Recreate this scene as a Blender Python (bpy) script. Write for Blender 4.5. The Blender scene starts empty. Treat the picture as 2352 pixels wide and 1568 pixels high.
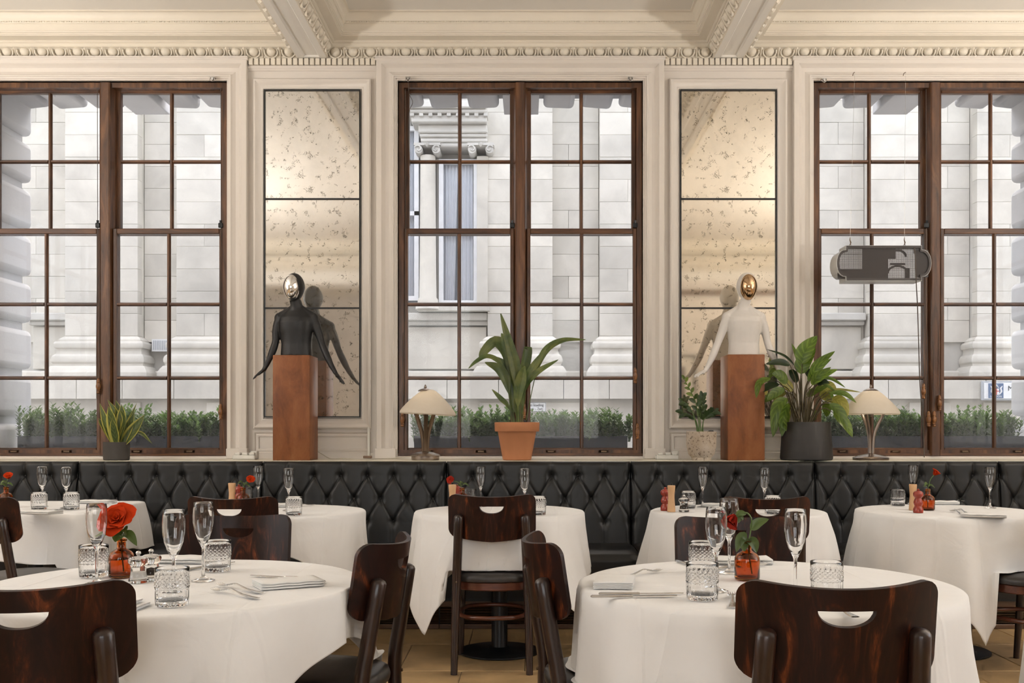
import bpy, bmesh, math, random
from mathutils import Vector, Matrix, noise
PI = math.pi
random.seed(7)
scene = bpy.context.scene
COL = scene.collection
R = math.radians
# ------------------------------------------------------------------ camera, sky, sun, exposure
F, CX, CY, CAMZ = 2350.0, 1215.0, 985.0, 1.17        # focal length and principal point in photo pixels, eye height in metres
cd = bpy.data.cameras.new('camera'); cam = bpy.data.objects.new('camera', cd); COL.objects.link(cam)
cam.location = (0, 0, CAMZ); cam.rotation_euler = (PI/2, 0, 0)
cd.sensor_width = 36.0; cd.lens = 36.0*F/2352.0
cd.shift_x = -(CX-1176.0)/2352.0; cd.shift_y = (CY-784.0)/2352.0
cd.clip_start = 0.05; cd.clip_end = 200
scene.camera = cam
w = bpy.data.worlds.new('sky'); scene.world = w; w.use_nodes = True
nt = w.node_tree; bg = nt.nodes['Background']
sky = nt.nodes.new('ShaderNodeTexSky'); sky.sky_type = 'NISHITA'; sky.sun_disc = False
sky.sun_elevation = R(60); sky.sun_rotation = R(10); sky.air_density = 1.0; sky.dust_density = 3.0
hz = nt.nodes.new('ShaderNodeMix'); hz.data_type = 'RGBA'; hz.inputs[0].default_value = .68; hz.inputs[7].default_value = (2.3, 2.17, 2.0, 1)   # thin white haze over the blue
nt.links.new(sky.outputs[0], hz.inputs[6]); nt.links.new(hz.outputs[2], bg.inputs[0]); bg.inputs[1].default_value = 0.92
sd = bpy.data.lights.new('sun', 'SUN'); sun = bpy.data.objects.new('sun', sd); COL.objects.link(sun)
sd.energy = .8; sd.angle = R(16); sd.color = (1, .97, .92)
sun.rotation_euler = (R(-21), 0, R(12))
def area(name, loc, rot, sx, sy, power, color):
    d = bpy.data.lights.new(name, 'AREA'); d.shape = 'RECTANGLE'; d.size = sx; d.size_y = sy
    d.energy = power; d.color = color
    o = bpy.data.objects.new(name, d); COL.objects.link(o); o.location = loc; o.rotation_euler = rot
    return o
# daylight falling in through the tall windows of the back wall (behind the camera)
for i, x in enumerate((-1.9, 0.5)):
    area('rear_window_daylight', (x, -4.86, 2.25), (R(90), 0, 0), 1.6, 2.5, 30, (1.0, .98, .96))
for s in (-1, 1):   # added fill light from both sides, set in invented windows
    area('added_side_fill', (s*5.42, 2.4, 2.25), (R(90), 0, R(90)*s), 2.6, 2.5, 17, (1.0, .98, .95))
FILL_POS = ((-4.75, 1.9), (4.65, 1.9), (-4.75, 3.9), (4.65, 3.9))
for x, y in FILL_POS:         # added fill lights on invented floor stands, brightening the ceiling
    d = bpy.data.lights.new('added_uplight_lamp', 'AREA'); d.shape = 'DISK'; d.size = .34; d.energy = 105; d.color = (1, .965, .92)
    o = bpy.data.objects.new('added_uplight_lamp', d); COL.objects.link(o); o.location = (x, y, 1.86); o.rotation_euler = (PI, 0, 0)
vs = scene.view_settings
vs.view_transform = 'Standard'; vs.look = 'None'; vs.gamma = 1.0; vs.use_curve_mapping = False
vs.exposure = 0.22
cy = scene.cycles
cy.use_denoising = True
cy.max_bounces = 8; cy.diffuse_bounces = 3; cy.glossy_bounces = 4; cy.transmission_bounces = 8; cy.transparent_max_bounces = 12
cy.use_adaptive_sampling = True; cy.adaptive_threshold = .09; cy.adaptive_min_samples = 12
cy.blur_glossy = 1.0; cy.sample_clamp_indirect = 6.0

# ------------------------------------------------------------------ helpers
def at(u, v, Y):                       # photo pixel + real depth -> point in the room
    return Vector(((u-CX)*Y/F, Y, CAMZ+(CY-v)*Y/F))
class MB:
    def __init__(s): s.v = []; s.f = []; s.uv = {}
    def add(s, vs_, fs):
        o = len(s.v); s.v += [tuple(p) for p in vs_]; s.f += [tuple(i+o for i in f) for f in fs]; return o
    def box(s, x0, x1, y0, y1, z0, z1, M=None):
        p = [(x0,y0,z0),(x1,y0,z0),(x1,y1,z0),(x0,y1,z0),(x0,y0,z1),(x1,y0,z1),(x1,y1,z1),(x0,y1,z1)]
        if M: p = [M @ Vector(q) for q in p]
        s.add(p, [(3,2,1,0),(4,5,6,7),(0,1,5,4),(1,2,6,5),(2,3,7,6),(3,0,4,7)])
        return s
    def cham(s, x0, x1, y0, y1, z0, z1, c, M=None):     # box with chamfered edges
        bm = bmesh.new()
        for sx, x in ((1,x0),(-1,x1)):
            for sy, y in ((1,y0),(-1,y1)):
                for sz, z in ((1,z0),(-1,z1)):
                    for q in ((0,c,c),(c,0,c),(c,c,0)):
                        bm.verts.new((x+sx*q[0], y+sy*q[1], z+sz*q[2]))
        bmesh.ops.convex_hull(bm, input=bm.verts)
        bm.verts.index_update()
        p = [v.co.copy() for v in bm.verts]
        if M: p = [M @ q for q in p]
        s.add(p, [[v.index for v in f.verts] for f in bm.faces]); bm.free()
        return s
    def lathe(s, prof, seg=24, c=(0,0,0), sx=1, sy=1, cap=True):
        n = len(prof); vs_ = []
        for r, z in prof:
            for k in range(seg):
                a = 2*PI*k/seg
                vs_.append((c[0]+sx*r*math.cos(a), c[1]+sy*r*math.sin(a), c[2]+z))
        fs = []
        for i in range(n-1):
            for k in range(seg):
                k2 = (k+1) % seg
                fs.append((i*seg+k, i*seg+k2, (i+1)*seg+k2, (i+1)*seg+k))
        if cap:
            if prof[0][0] > 1e-5: fs.append(tuple(range(seg-1, -1, -1)))
            if prof[-1][0] > 1e-5: fs.append(tuple((n-1)*seg+k for k in range(seg)))
        s.add(vs_, fs); return s
    def tube(s, pts, rad, seg=8, sq=None, cap=True):
        pts = [Vector(p) for p in pts]; n = len(pts)
        if not hasattr(rad, '__len__'): rad = [rad]*n
        T = [(pts[min(i+1,n-1)]-pts[max(i-1,0)]).normalized() for i in range(n)]
        ref = Vector((0,0,1)) if abs(T[0].z) < .9 else Vector((0,1,0))
        N = (ref - T[0]*ref.dot(T[0])).normalized(); vs_ = []
        for i in range(n):
            N = (N - T[i]*N.dot(T[i])).normalized(); B = T[i].cross(N)
            for k in range(seg):
                a = 2*PI*k/seg
                r1 = rad[i]; r2 = rad[i]*(sq if sq else 1)
                vs_.append(pts[i] + N*r1*math.cos(a) + B*r2*math.sin(a))
        fs = [(i*seg+k, i*seg+(k+1)%seg, (i+1)*seg+(k+1)%seg, (i+1)*seg+k) for i in range(n-1) for k in range(seg)]
        if cap: fs += [tuple(range(seg-1,-1,-1)), tuple((n-1)*seg+k for k in range(seg))]
        s.add(vs_, fs); return s
    def loft(s, rings, cap=True):                         # rings: lists of equally many points
        m = len(rings[0]); n = len(rings); vs_ = [p for r in rings for p in r]
        fs = [(i*m+k, i*m+(k+1)%m, (i+1)*m+(k+1)%m, (i+1)*m+k) for i in range(n-1) for k in range(m)]
        if cap: fs += [tuple(range(m-1,-1,-1)), tuple((n-1)*m+k for k in range(m))]
        s.add(vs_, fs); return s
    def prism(s, poly, y0, y1, axis='y'):
        n = len(poly)
        g = {'y': lambda a,b,t: (a,t,b), 'x': lambda a,b,t: (t,a,b), 'z': lambda a,b,t: (a,b,t)}[axis]
        s.add([g(a,b,y0) for a,b in poly]+[g(a,b,y1) for a,b in poly],
              [tuple(range(n)), tuple(range(2*n-1, n-1, -1))]+[(i, n+i, n+(i+1)%n, (i+1)%n) for i in range(n)])
        return s
    def grid(s, fn, nu, nv, uv=False):
        o = len(s.v)
        s.add([fn(i/nu, j/nv) for i in range(nu+1) for j in range(nv+1)],
              [(i*(nv+1)+j, (i+1)*(nv+1)+j, (i+1)*(nv+1)+j+1, i*(nv+1)+j+1) for i in range(nu) for j in range(nv)])
        if uv:
            for i in range(nu+1):
                for j in range(nv+1): s.uv[o+i*(nv+1)+j] = (i/nu, j/nv)
        return s
    def mesh(s, name, smooth=None, weld=False):
        me = bpy.data.meshes.new(name); me.from_pydata([tuple(p) for p in s.v], [], s.f)
        bm = bmesh.new(); bm.from_mesh(me)
        if weld: bmesh.ops.remove_doubles(bm, verts=bm.verts, dist=1e-5)
        bmesh.ops.recalc_face_normals(bm, faces=bm.faces)
        if s.uv:
            l = bm.loops.layers.uv.new('UVMap')
            for f in bm.faces:
                for lp in f.loops: lp[l].uv = s.uv.get(lp.vert.index, (0,0))
        bm.to_mesh(me); bm.free()
        if smooth is not None:
            me.polygons.foreach_set('use_smooth', [True]*len(me.polygons))
            if smooth < 180: me.set_sharp_from_angle(angle=R(smooth))
        me.update(); return me
    def build(s, name, mat, parent=None, smooth=None, weld=False):
        me = s.mesh(name, smooth, weld); me.materials.append(MAT[mat])
        return link(name, me, parent)
def link(name, me, parent=None, mat=None):
    o = bpy.data.objects.new(name, me); COL.objects.link(o)
    if mat and me is not None and not me.materials: me.materials.append(MAT[mat])
    if parent: o.parent = parent
    return o
def tag(o, label=None, cat=None, group=None, kind=None):
    if label: o['label'] = label
    if cat: o['category'] = cat
    if group: o['group'] = group
    if kind: o['kind'] = kind
    return o
def empty(name, loc=(0,0,0), rz=0, label=None, cat=None, group=None, kind=None):
    o = bpy.data.objects.new(name, None); COL.objects.link(o); o.empty_display_size = .05
    o.location = loc; o.rotation_euler = (0,0,rz)
    return tag(o, label, cat, group, kind)
def copy_tree(o, loc=None, rz=None, label=None, group=None, parent=None, scale=None):
    c = o.copy(); COL.objects.link(c); c.parent = parent
    for ch in list(o.children): copy_tree(ch, parent=c)
    if loc is not None: c.location = loc
    if rz is not None: c.rotation_euler = (0,0,rz)
    if scale: c.scale = (scale,)*3
    return tag(c, label, None, group)
def struct(o): o['kind'] = 'structure'; return o
def slab(xs, zs, holes, y0, y1):        # wall slab in the xz plane with rectangular openings, one connected mesh
    m = MB(); nx, nz = len(xs), len(zs)
    idx = {}
    def V(i,j,k):
        if (i,j,k) not in idx:
            idx[(i,j,k)] = len(m.v); m.v.append((xs[i], (y0,y1)[k], zs[j]))
        return idx[(i,j,k)]
    def solid(i,j):
        if not (0 <= i < nx-1 and 0 <= j < nz-1): return False
        mx, mz = (xs[i]+xs[i+1])/2, (zs[j]+zs[j+1])/2
        return not any(a < mx < b and c < mz < d for a,b,c,d in holes)
    for i in range(nx-1):
        for j in range(nz-1):
            if not solid(i,j): continue
            for k in (0,1): m.f.append((V(i,j,k),V(i+1,j,k),V(i+1,j+1,k),V(i,j+1,k)))
            if not solid(i-1,j): m.f.append((V(i,j,0),V(i,j,1),V(i,j+1,1),V(i,j+1,0)))
            if not solid(i+1,j): m.f.append((V(i+1,j,0),V(i+1,j,1),V(i+1,j+1,1),V(i+1,j+1,0)))
            if not solid(i,j-1): m.f.append((V(i,j,0),V(i,j,1),V(i+1,j,1),V(i+1,j,0)))
            if not solid(i,j+1): m.f.append((V(i,j+1,0),V(i,j+1,1),V(i+1,j+1,1),V(i+1,j+1,0)))
    return m
def frame_sweep(m, prof, x0, x1, z0, z1, Y, closed=True):   # moulding round a rectangle; prof = (outward, towards the room)
    n = len(prof); rings = []
    cs = [(x0,z0,-1,-1),(x0,z1,-1,1),(x1,z1,1,1),(x1,z0,1,-1)]
    for x, z, sx, sz in cs:
        rings.append([(x+sx*d, Y-p, z+(sz*d if (closed or sz > 0) else 0)) for d, p in prof])
    o = m.add([p for r in rings for p in r], [])
    for a in range(4 if closed else 3):
        b = (a+1) % 4
        for i in range(n-1): m.f.append((o+a*n+i, o+b*n+i, o+b*n+i+1, o+a*n+i+1))
    if not closed:
        m.f.append(tuple(o+i for i in range(n))); m.f.append(tuple(o+3*n+i for i in range(n-1,-1,-1)))
    return m
def hloop(m, prof, x0, x1, y0, y1):                     # moulding inside a horizontal rectangle; prof = (inward, z)
    n = len(prof); o = m.add([(x+sx*a, y+sy*a, z) for x,y,sx,sy in ((x0,y1,1,-1),(x1,y1,-1,-1),(x1,y0,-1,1),(x0,y0,1,1)) for a, z in prof], [])
    for a in range(4):
        b = (a+1) % 4
        for i in range(n-1): m.f.append((o+a*n+i, o+b*n+i, o+b*n+i+1, o+a*n+i+1))
    return m
def catmull(P, n):
    P = [Vector(p) for p in P]
    if len(P) == 2: return [P[0].lerp(P[1], i/n) for i in range(n+1)]
    Q = [P[0]*2-P[1]]+P+[P[-1]*2-P[-2]]; out = []; segs = len(P)-1
    for i in range(n+1):
        t = i/n*segs; k = min(int(t), segs-1); t -= k
        a,b,c,d = Q[k:k+4]
        out.append(.5*((2*b)+(c-a)*t+(2*a-5*b+4*c-d)*t*t+(3*b-a-3*c+d)*t**3))
    return out

# ------------------------------------------------------------------ materials
MAT = {}
class NT:
    def __init__(s, name):
        m = bpy.data.materials.new(name); m.use_nodes = True; s.m = m; s.t = m.node_tree; s.b = s.t.nodes['Principled BSDF']; s.o = s.t.nodes['Material Output']
        MAT[name] = m
    def n(s, typ, **k):
        nd = s.t.nodes.new(typ)
        for a, b in k.items():
            if a.startswith('i_'):
                nd.inputs[int(a[2:]) if a[2:].isdigit() else a[2:].replace('_', ' ')].default_value = b
            else: setattr(nd, a, b)
        return nd
    def l(s, a, b): s.t.links.new(a, b)
    def tex(s, kind='Object', scale=(1,1,1), rot=(0,0,0)):
        c = s.n('ShaderNodeTexCoord'); mp = s.n('ShaderNodeMapping'); mp.inputs['Scale'].default_value = scale; mp.inputs['Rotation'].default_value = rot
        s.l(c.outputs[kind], mp.inputs[0]); return mp.outputs[0]
    def ramp(s, fac, stops):
        r = s.n('ShaderNodeValToRGB'); e = r.color_ramp.elements
        while len(e) < len(stops): e.new(.5)
        for q, (p, c) in zip(e, stops): q.position = p; q.color = (*c, 1) if len(c) == 3 else c
        s.l(fac, r.inputs[0]); return r.outputs[0]
    def noise(s, vec, scale, detail=4, rough=.55, dist=0):
        n = s.n('ShaderNodeTexNoise'); n.inputs['Scale'].default_value = scale; n.inputs['Detail'].default_value = detail
        n.inputs['Roughness'].default_value = rough; n.inputs['Distortion'].default_value = dist
        if vec is not None: s.l(vec, n.inputs['Vector'])
        return n.outputs[0]
    def bump(s, h, strength=.2, dist=.01):
        b = s.n('ShaderNodeBump'); b.inputs['Strength'].default_value = strength; b.inputs['Distance'].default_value = dist
        s.l(h, b.inputs['Height']); s.l(b.outputs[0], s.b.inputs['Normal'])
    def mix(s, fac, a, b):
        x = s.n('ShaderNodeMix', data_type='RGBA')
        for i, q in ((0,fac),(6,a),(7,b)):
            if hasattr(q, 'links'): s.l(q, x.inputs[i])
            else: x.inputs[i].default_value = q if i == 0 else (*q, 1)
        return x.outputs[2]
    def base(s, c): s.l(c, s.b.inputs['Base Color']) if hasattr(c, 'links') else setattr(s.b.inputs['Base Color'], 'default_value', (*c, 1))
    def set(s, **k):
        for a, b in k.items(): s.b.inputs[a.replace('_', ' ')].default_value = b
        return s
def plain(name, col, rough=.5, metal=0, var=.06, scale=8, bump=0, coat=0, spec=.5, kind='Object'):
    q = NT(name); v = q.tex(kind); f = q.noise(v, scale, 5)
    a = tuple(max(0, c*(1-var)) for c in col); b = tuple(min(1, c*(1+var)) for c in col)
    q.base(q.ramp(f, [(.3, a), (.7, b)])); q.set(Roughness=rough, Metallic=metal, Coat_Weight=coat, Specular_IOR_Level=spec)
    q.b.inputs['Coat Roughness'].default_value = .12
    if bump: q.bump(q.noise(v, scale*6, 4), bump, .004)
    return q
plain('paint', (.75,.69,.625), .42, var=.03, scale=2.2, bump=.05)
plain('paint_ceiling', (.84,.80,.735), .5, var=.02, scale=1.5)
plain('plaster', (.80,.73,.615), .5, var=.03, scale=3)
plain('sill_paint', (.80,.74,.60), .3, var=.05, scale=5)
plain('white_plastic', (.78,.76,.70), .4)
plain('brown_plastic', (.20,.12,.07), .4)
plain('grout', (.20,.15,.10), .8)
plain('black_metal', (.015,.016,.018), .35, metal=.3)
plain('frame_black', (.012,.013,.014), .4)
plain('chrome_fitting', (.6,.6,.6), .25, metal=1)
plain('brass_dark', (.16,.11,.07), .4, metal=.8)
plain('cord', (.09,.07,.055), .6)
plain('cord_pale', (.55,.5,.4), .6)
plain('soil', (.05,.035,.025), .95, var=.4, scale=60, bump=.8)
plain('trough', (.020,.028,.046), .6, var=.3, scale=30)
plain('asphalt', (.16,.16,.165), .9, var=.15, scale=20, bump=.2)
plain('pavement', (.55,.54,.52), .9, var=.08, scale=6, bump=.1)
plain('white_wood', (.82,.83,.85), .5)
plain('sign_white', (.85,.86,.87), .5)
plain('sign_grey', (.45,.47,.5), .6)
plain('sign_blue', (.13,.19,.32), .5)
plain('sign_ink', (.03,.04,.06), .6)
plain('sign_red', (.6,.06,.05), .5)
plain('curtain', (.80,.83,.88), .9, var=.04)
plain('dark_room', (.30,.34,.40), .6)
plain('picture_mat', (.78,.74,.67), .7)
plain('picture_print', (.16,.13,.12), .6, var=.5, scale=5)
plain('mill_wood', (.62,.37,.19), .4, var=.08, scale=14)
plain('mill_red', (.30,.032,.014), .3, coat=.3)
plain('steel', (.63,.62,.60), .2, metal=1, var=.02)
plain('lamp_metal', (.30,.25,.215), .3, metal=.9, var=.05)
plain('lamp_bronze', (.13,.085,.05), .35, metal=.6)
plain('terracotta', (.50,.205,.09), .75, var=.07, scale=7, bump=.05)
plain('pot_charcoal', (.030,.026,.023), .55, var=.15, scale=9)
plain('pot_grey', (.060,.052,.045), .7, var=.12, scale=14)
plain('bust_black', (.013,.013,.014), .45, var=.15, scale=14, bump=.03)
plain('bust_white', (.74,.70,.655), .45, var=.03, scale=10)
plain('mask_chrome', (.93,.93,.94), .05, metal=1, var=0)
plain('mask_bronze', (.62,.42,.25), .06, metal=1, var=0)
plain('stem_green', (.10,.16,.04), .5)
plain('stem_brown', (.10,.075,.035), .5, var=.2)
plain('napkin', (.80,.79,.77), .85, var=.015, scale=12)
plain('salt', (.85,.82,.78), .9)
plain('pepper', (.05,.035,.025), .9, var=.5, scale=300)
plain('box_face', (.052,.043,.040), .45)
plain('box_side', (.62,.62,.60), .35)
plain('rose_red', (.50,.036,.004), .85, var=.15, scale=30, spec=.1)
plain('rose_dull', (.34,.024,.012), .85, var=.2, scale=30, spec=.1)
plain('seat_leather', (.035,.030,.027), .38, var=.15, scale=30, bump=.06)
def stone(name, col, scale=1.4, var=.12, pits=True, bump=.25):
    q = NT(name); v = q.tex('Object'); r = q.n('ShaderNodeObjectInfo')
    ad = q.n('ShaderNodeVectorMath', operation='ADD'); q.l(v, ad.inputs[0])
    sc = q.n('ShaderNodeVectorMath', operation='SCALE'); q.l(r.outputs['Location'], sc.inputs[0]); sc.inputs['Scale'].default_value = 1.7; q.l(sc.outputs[0], ad.inputs[1])
    v = ad.outputs[0]
    f = q.noise(v, scale, 6, .6, .4); a = tuple(c*(1-var) for c in col); b = tuple(min(1, c*(1+var*.6)) for c in col)
    c = q.ramp(f, [(.32, a), (.68, b)])
    hs = q.n('ShaderNodeHueSaturation'); q.l(c, hs.inputs['Color'])
    mr = q.n('ShaderNodeMapRange'); q.l(r.outputs['Random'], mr.inputs[0]); mr.inputs[3].default_value = .88; mr.inputs[4].default_value = 1.06
    q.l(mr.outputs[0], hs.inputs['Value'])
    fine = q.noise(v, 40, 4, .7)
    c2 = q.mix(q.ramp(fine, [(.25, (.45,)*3), (.38, (0,)*3)]) if pits else 0.0, hs.outputs[0], tuple(x*.7 for x in col))
    q.base(c2); q.set(Roughness=.9); q.bump(fine, bump, .006)
stone('limestone', (.70,.665,.595), var=.2); stone('limestone_grey', (.64,.62,.575), var=.15); stone('own_stone', (.74,.74,.75), var=.07)
stone('floor_tile', (.50,.335,.165), 3.5, .28, False, .03); MAT['floor_tile'].node_tree.nodes['Principled BSDF'].inputs['Roughness'].default_value = .34
def speckle():
    q = NT('pot_speckle'); v = q.tex('Object'); f = q.noise(v, 60, 4, .7); g = q.noise(v, 9, 3)
    c = q.ramp(g, [(.3, (.44,.34,.24)), (.7, (.58,.50,.41))]); q.base(q.mix(q.ramp(f, [(.56, (0,)*3), (.62, (.85,)*3)]), c, (.13,.08,.05))); q.set(Roughness=.8); q.bump(f, .5, .003)
speckle()
def wood(name, dark, mid, light, scale=3.0, rough=.35, coat=.25, axis='z', stretch=9, wear=0):
    q = NT(name); sc = {'z': (stretch, stretch, 1), 'x': (1, stretch, stretch)}[axis]
    v = q.tex('Object', sc); r = q.n('ShaderNodeObjectInfo')
    ad = q.n('ShaderNodeVectorMath', operation='ADD'); q.l(v, ad.inputs[0]); 
    sc2 = q.n('ShaderNodeVectorMath', operation='SCALE'); q.l(r.outputs['Location'], sc2.inputs[0]); sc2.inputs['Scale'].default_value = 3.1; q.l(sc2.outputs[0], ad.inputs[1])
    f = q.noise(ad.outputs[0], scale, 6, .62, 1.2)
    c = q.ramp(f, [(.3, dark), (.52, mid), (.72, light)])
    g = q.noise(ad.outputs[0], scale*5, 3, .6)
    if wear:
        g2 = q.noise(q.tex('Object', (3,3,2)), 5, 7, .7)
        c = q.mix(q.ramp(g2, [(.60, (0,)*3), (.70, (wear,)*3)]), c, (.10,.055,.03))
    q.base(c); q.set(Roughness=rough, Coat_Weight=coat); q.b.inputs['Coat Roughness'].default_value = .15; q.bump(g, .08, .002)
wood('sash_wood', (.036,.014,.006), (.105,.042,.016), (.21,.092,.036), 2.2, .42, .2, 'z', 7, .4)
wood('sash_wood_h', (.036,.014,.006), (.105,.042,.016), (.21,.092,.036), 2.2, .42, .2, 'x', 7, .4)
wood('pull_wood', (.10,.04,.012), (.25,.10,.03), (.4,.19,.07), 6, .35, .3)
wood('base_wood', (.05,.024,.012), (.12,.06,.03), (.2,.11,.055), 3, .4, .2, 'x')
wood('chair_leg', (.014,.006,.004), (.026,.011,.007), (.05,.02,.011), 4, .32, .3)
wood('chair_apron', (.06,.016,.008), (.11,.03,.014), (.17,.05,.02), 4, .35, .3, 'x')
def chair_wood():
    q = NT('chair_wood'); v = q.tex('Object', (5,5,1.3)); r = q.n('ShaderNodeObjectInfo')
    ad = q.n('ShaderNodeVectorMath', operation='ADD'); q.l(v, ad.inputs[0]); q.l(r.outputs['Location'], ad.inputs[1])
    f = q.noise(ad.outputs[0], 3.2, 5, .6, 1.6)
    g = q.noise(q.tex('Object', (60,60,4)), 3, 4, .7)
    c = q.ramp(f, [(.36, (.014,.0046,.003)), (.52, (.026,.008,.0042)), (.60, (.075,.019,.007)), (.70, (.21,.052,.014))])
    c = q.mix(q.ramp(g, [(.4, (.55,)*3), (.62, (0,)*3)]), c, (.014,.006,.004))
    q.base(c); q.set(Roughness=.4, Coat_Weight=.08, Specular_IOR_Level=.22); q.b.inputs['Coat Roughness'].default_value = .2
chair_wood()
def rust():
    q = NT('corten'); v = q.tex('Object', (2.2,2.2,1)); f = q.noise(v, 3, 7, .65, .5); g = q.noise(q.tex('Object', (30,30,6)), 2, 5, .7)
    c = q.ramp(f, [(.3, (.13,.038,.012)), (.5, (.24,.078,.022)), (.72, (.33,.125,.042))])
    c = q.mix(q.ramp(g, [(.55, (0,)*3), (.8, (.5,)*3)]), c, (.30,.13,.06))
    q.base(c); q.set(Roughness=.5, Metallic=.15); q.bump(g, .1, .002)
rust()
def leather():
    q = NT('leather'); v = q.tex('Object'); vo = q.n('ShaderNodeTexVoronoi'); vo.inputs['Scale'].default_value = 380; q.l(v, vo.inputs['Vector'])
    f = q.noise(v, 5, 4)
    q.base(q.ramp(f, [(.3, (.007,.007,.007)), (.7, (.014,.013,.012))])); q.set(Roughness=.40, Specular_IOR_Level=.42)
    q.bump(vo.outputs['Distance'], .08, .001)
leather()
def cloth():
    q = NT('tablecloth'); v = q.tex('Object'); f = q.noise(v, 3, 4); w1 = q.noise(q.tex('Object', (1,1,1)), 420, 2)
    q.base(q.ramp(f, [(.3, (.80,.785,.765)), (.7, (.86,.85,.835))])); q.set(Roughness=.9)
    q.b.inputs['Sheen Weight'].default_value = .15
    cr = q.noise(v, 7, 3, .5, .8)
    b1 = q.n('ShaderNodeBump'); b1.inputs['Strength'].default_value = .32; b1.inputs['Distance'].default_value = .012; q.l(cr, b1.inputs['Height'])
    b2 = q.n('ShaderNodeBump'); b2.inputs['Strength'].default_value = .08; b2.inputs['Distance'].default_value = .001; q.l(w1, b2.inputs['Height']); q.l(b1.outputs[0], b2.inputs['Normal'])
    sx = q.n('ShaderNodeSeparateXYZ'); q.l(v, sx.inputs[0]); pv = b2.outputs[0]      # pressed fold lines
    for i, off in ((0, .13), (1, .21)):
        a = q.n('ShaderNodeMath', operation='MULTIPLY_ADD'); q.l(sx.outputs[i], a.inputs[0]); a.inputs[1].default_value = 1/.34; a.inputs[2].default_value = off
        p = q.n('ShaderNodeMath', operation='PINGPONG'); q.l(a.outputs[0], p.inputs[0]); p.inputs[1].default_value = .5
        b3 = q.n('ShaderNodeBump'); b3.inputs['Strength'].default_value = .35; b3.inputs['Distance'].default_value = .006; q.l(q.ramp(p.outputs[0], [(0, (1,)*3), (.022, (.25,)*3), (.09, (0,)*3)]), b3.inputs['Height']); q.l(pv, b3.inputs['Normal']); pv = b3.outputs[0]
    q.l(pv, q.b.inputs['Normal'])
cloth()
def glass(name, col=(1,1,1), ior=1.48, rough=0.0):
    q = NT(name); q.base(col); q.set(Roughness=rough, IOR=ior); q.b.inputs['Transmission Weight'].default_value = 1.0
glass('clear_glass'); glass('amber_glass', (.72,.25,.05), 1.45); glass('acrylic', (.98,.97,.95), 1.45)
glass('water', (1,1,1), 1.33)
def pane():      # window glass: mostly clear, thin reflection, dust and a washed haze painted in, stronger towards the bottom of the panes
    for name, d0, d1 in (('window_glass', .012, .04), ('window_glass_dusty', .02, .06)):
        q = NT(name); t = q.t; t.nodes.remove(q.b)
        tr = q.n('ShaderNodeBsdfTransparent'); gl = q.n('ShaderNodeBsdfGlossy'); gl.inputs['Roughness'].default_value = .02
        df = q.n('ShaderNodeBsdfDiffuse'); df.inputs[0].default_value = (.78,.81,.86,1)
        tl = q.n('ShaderNodeBsdfTranslucent'); tl.inputs[0].default_value = (.78,.81,.86,1)
        m1 = q.n('ShaderNodeMixShader'); fr = q.n('ShaderNodeFresnel'); fr.inputs[0].default_value = 1.25
        q.l(fr.outputs[0], m1.inputs[0]); q.l(tr.outputs[0], m1.inputs[1]); q.l(gl.outputs[0], m1.inputs[2])
        m0 = q.n('ShaderNodeMixShader'); m0.inputs[0].default_value = .5; q.l(df.outputs[0], m0.inputs[1]); q.l(tl.outputs[0], m0.inputs[2])
        m2 = q.n('ShaderNodeMixShader'); q.l(m1.outputs[0], m2.inputs[1]); q.l(m0.outputs[0], m2.inputs[2])
        f = q.noise(q.tex('Object', (4,4,1.2)), 4, 6, .7); sp = q.noise(q.tex('Object'), 90, 3, .8)
        gen = q.n('ShaderNodeTexCoord'); sx = q.n('ShaderNodeSeparateXYZ'); q.l(gen.outputs['Generated'], sx.inputs[0])
        low = q.ramp(sx.outputs[2], [(0, (1,)*3), (.55, (.15,)*3), (1, (0,)*3)])
        a = q.n('ShaderNodeMath', operation='MULTIPLY'); q.l(q.ramp(f, [(.3, (d0*.3,)*3), (.75, (d0*1.6,)*3)]), a.inputs[0]); a.inputs[1].default_value = 1
        b = q.n('ShaderNodeMath', operation='MULTIPLY'); q.l(low, b.inputs[0]); q.l(q.ramp(sp, [(.35, (d1*.35,)*3), (.7, (d1,)*3)]), b.inputs[1])
        c = q.n('ShaderNodeMath', operation='ADD'); q.l(a.outputs[0], c.inputs[0]); q.l(b.outputs[0], c.inputs[1])
        q.l(c.outputs[0], m2.inputs[0]); q.l(m2.outputs[0], q.o.inputs[0])
pane()
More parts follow.
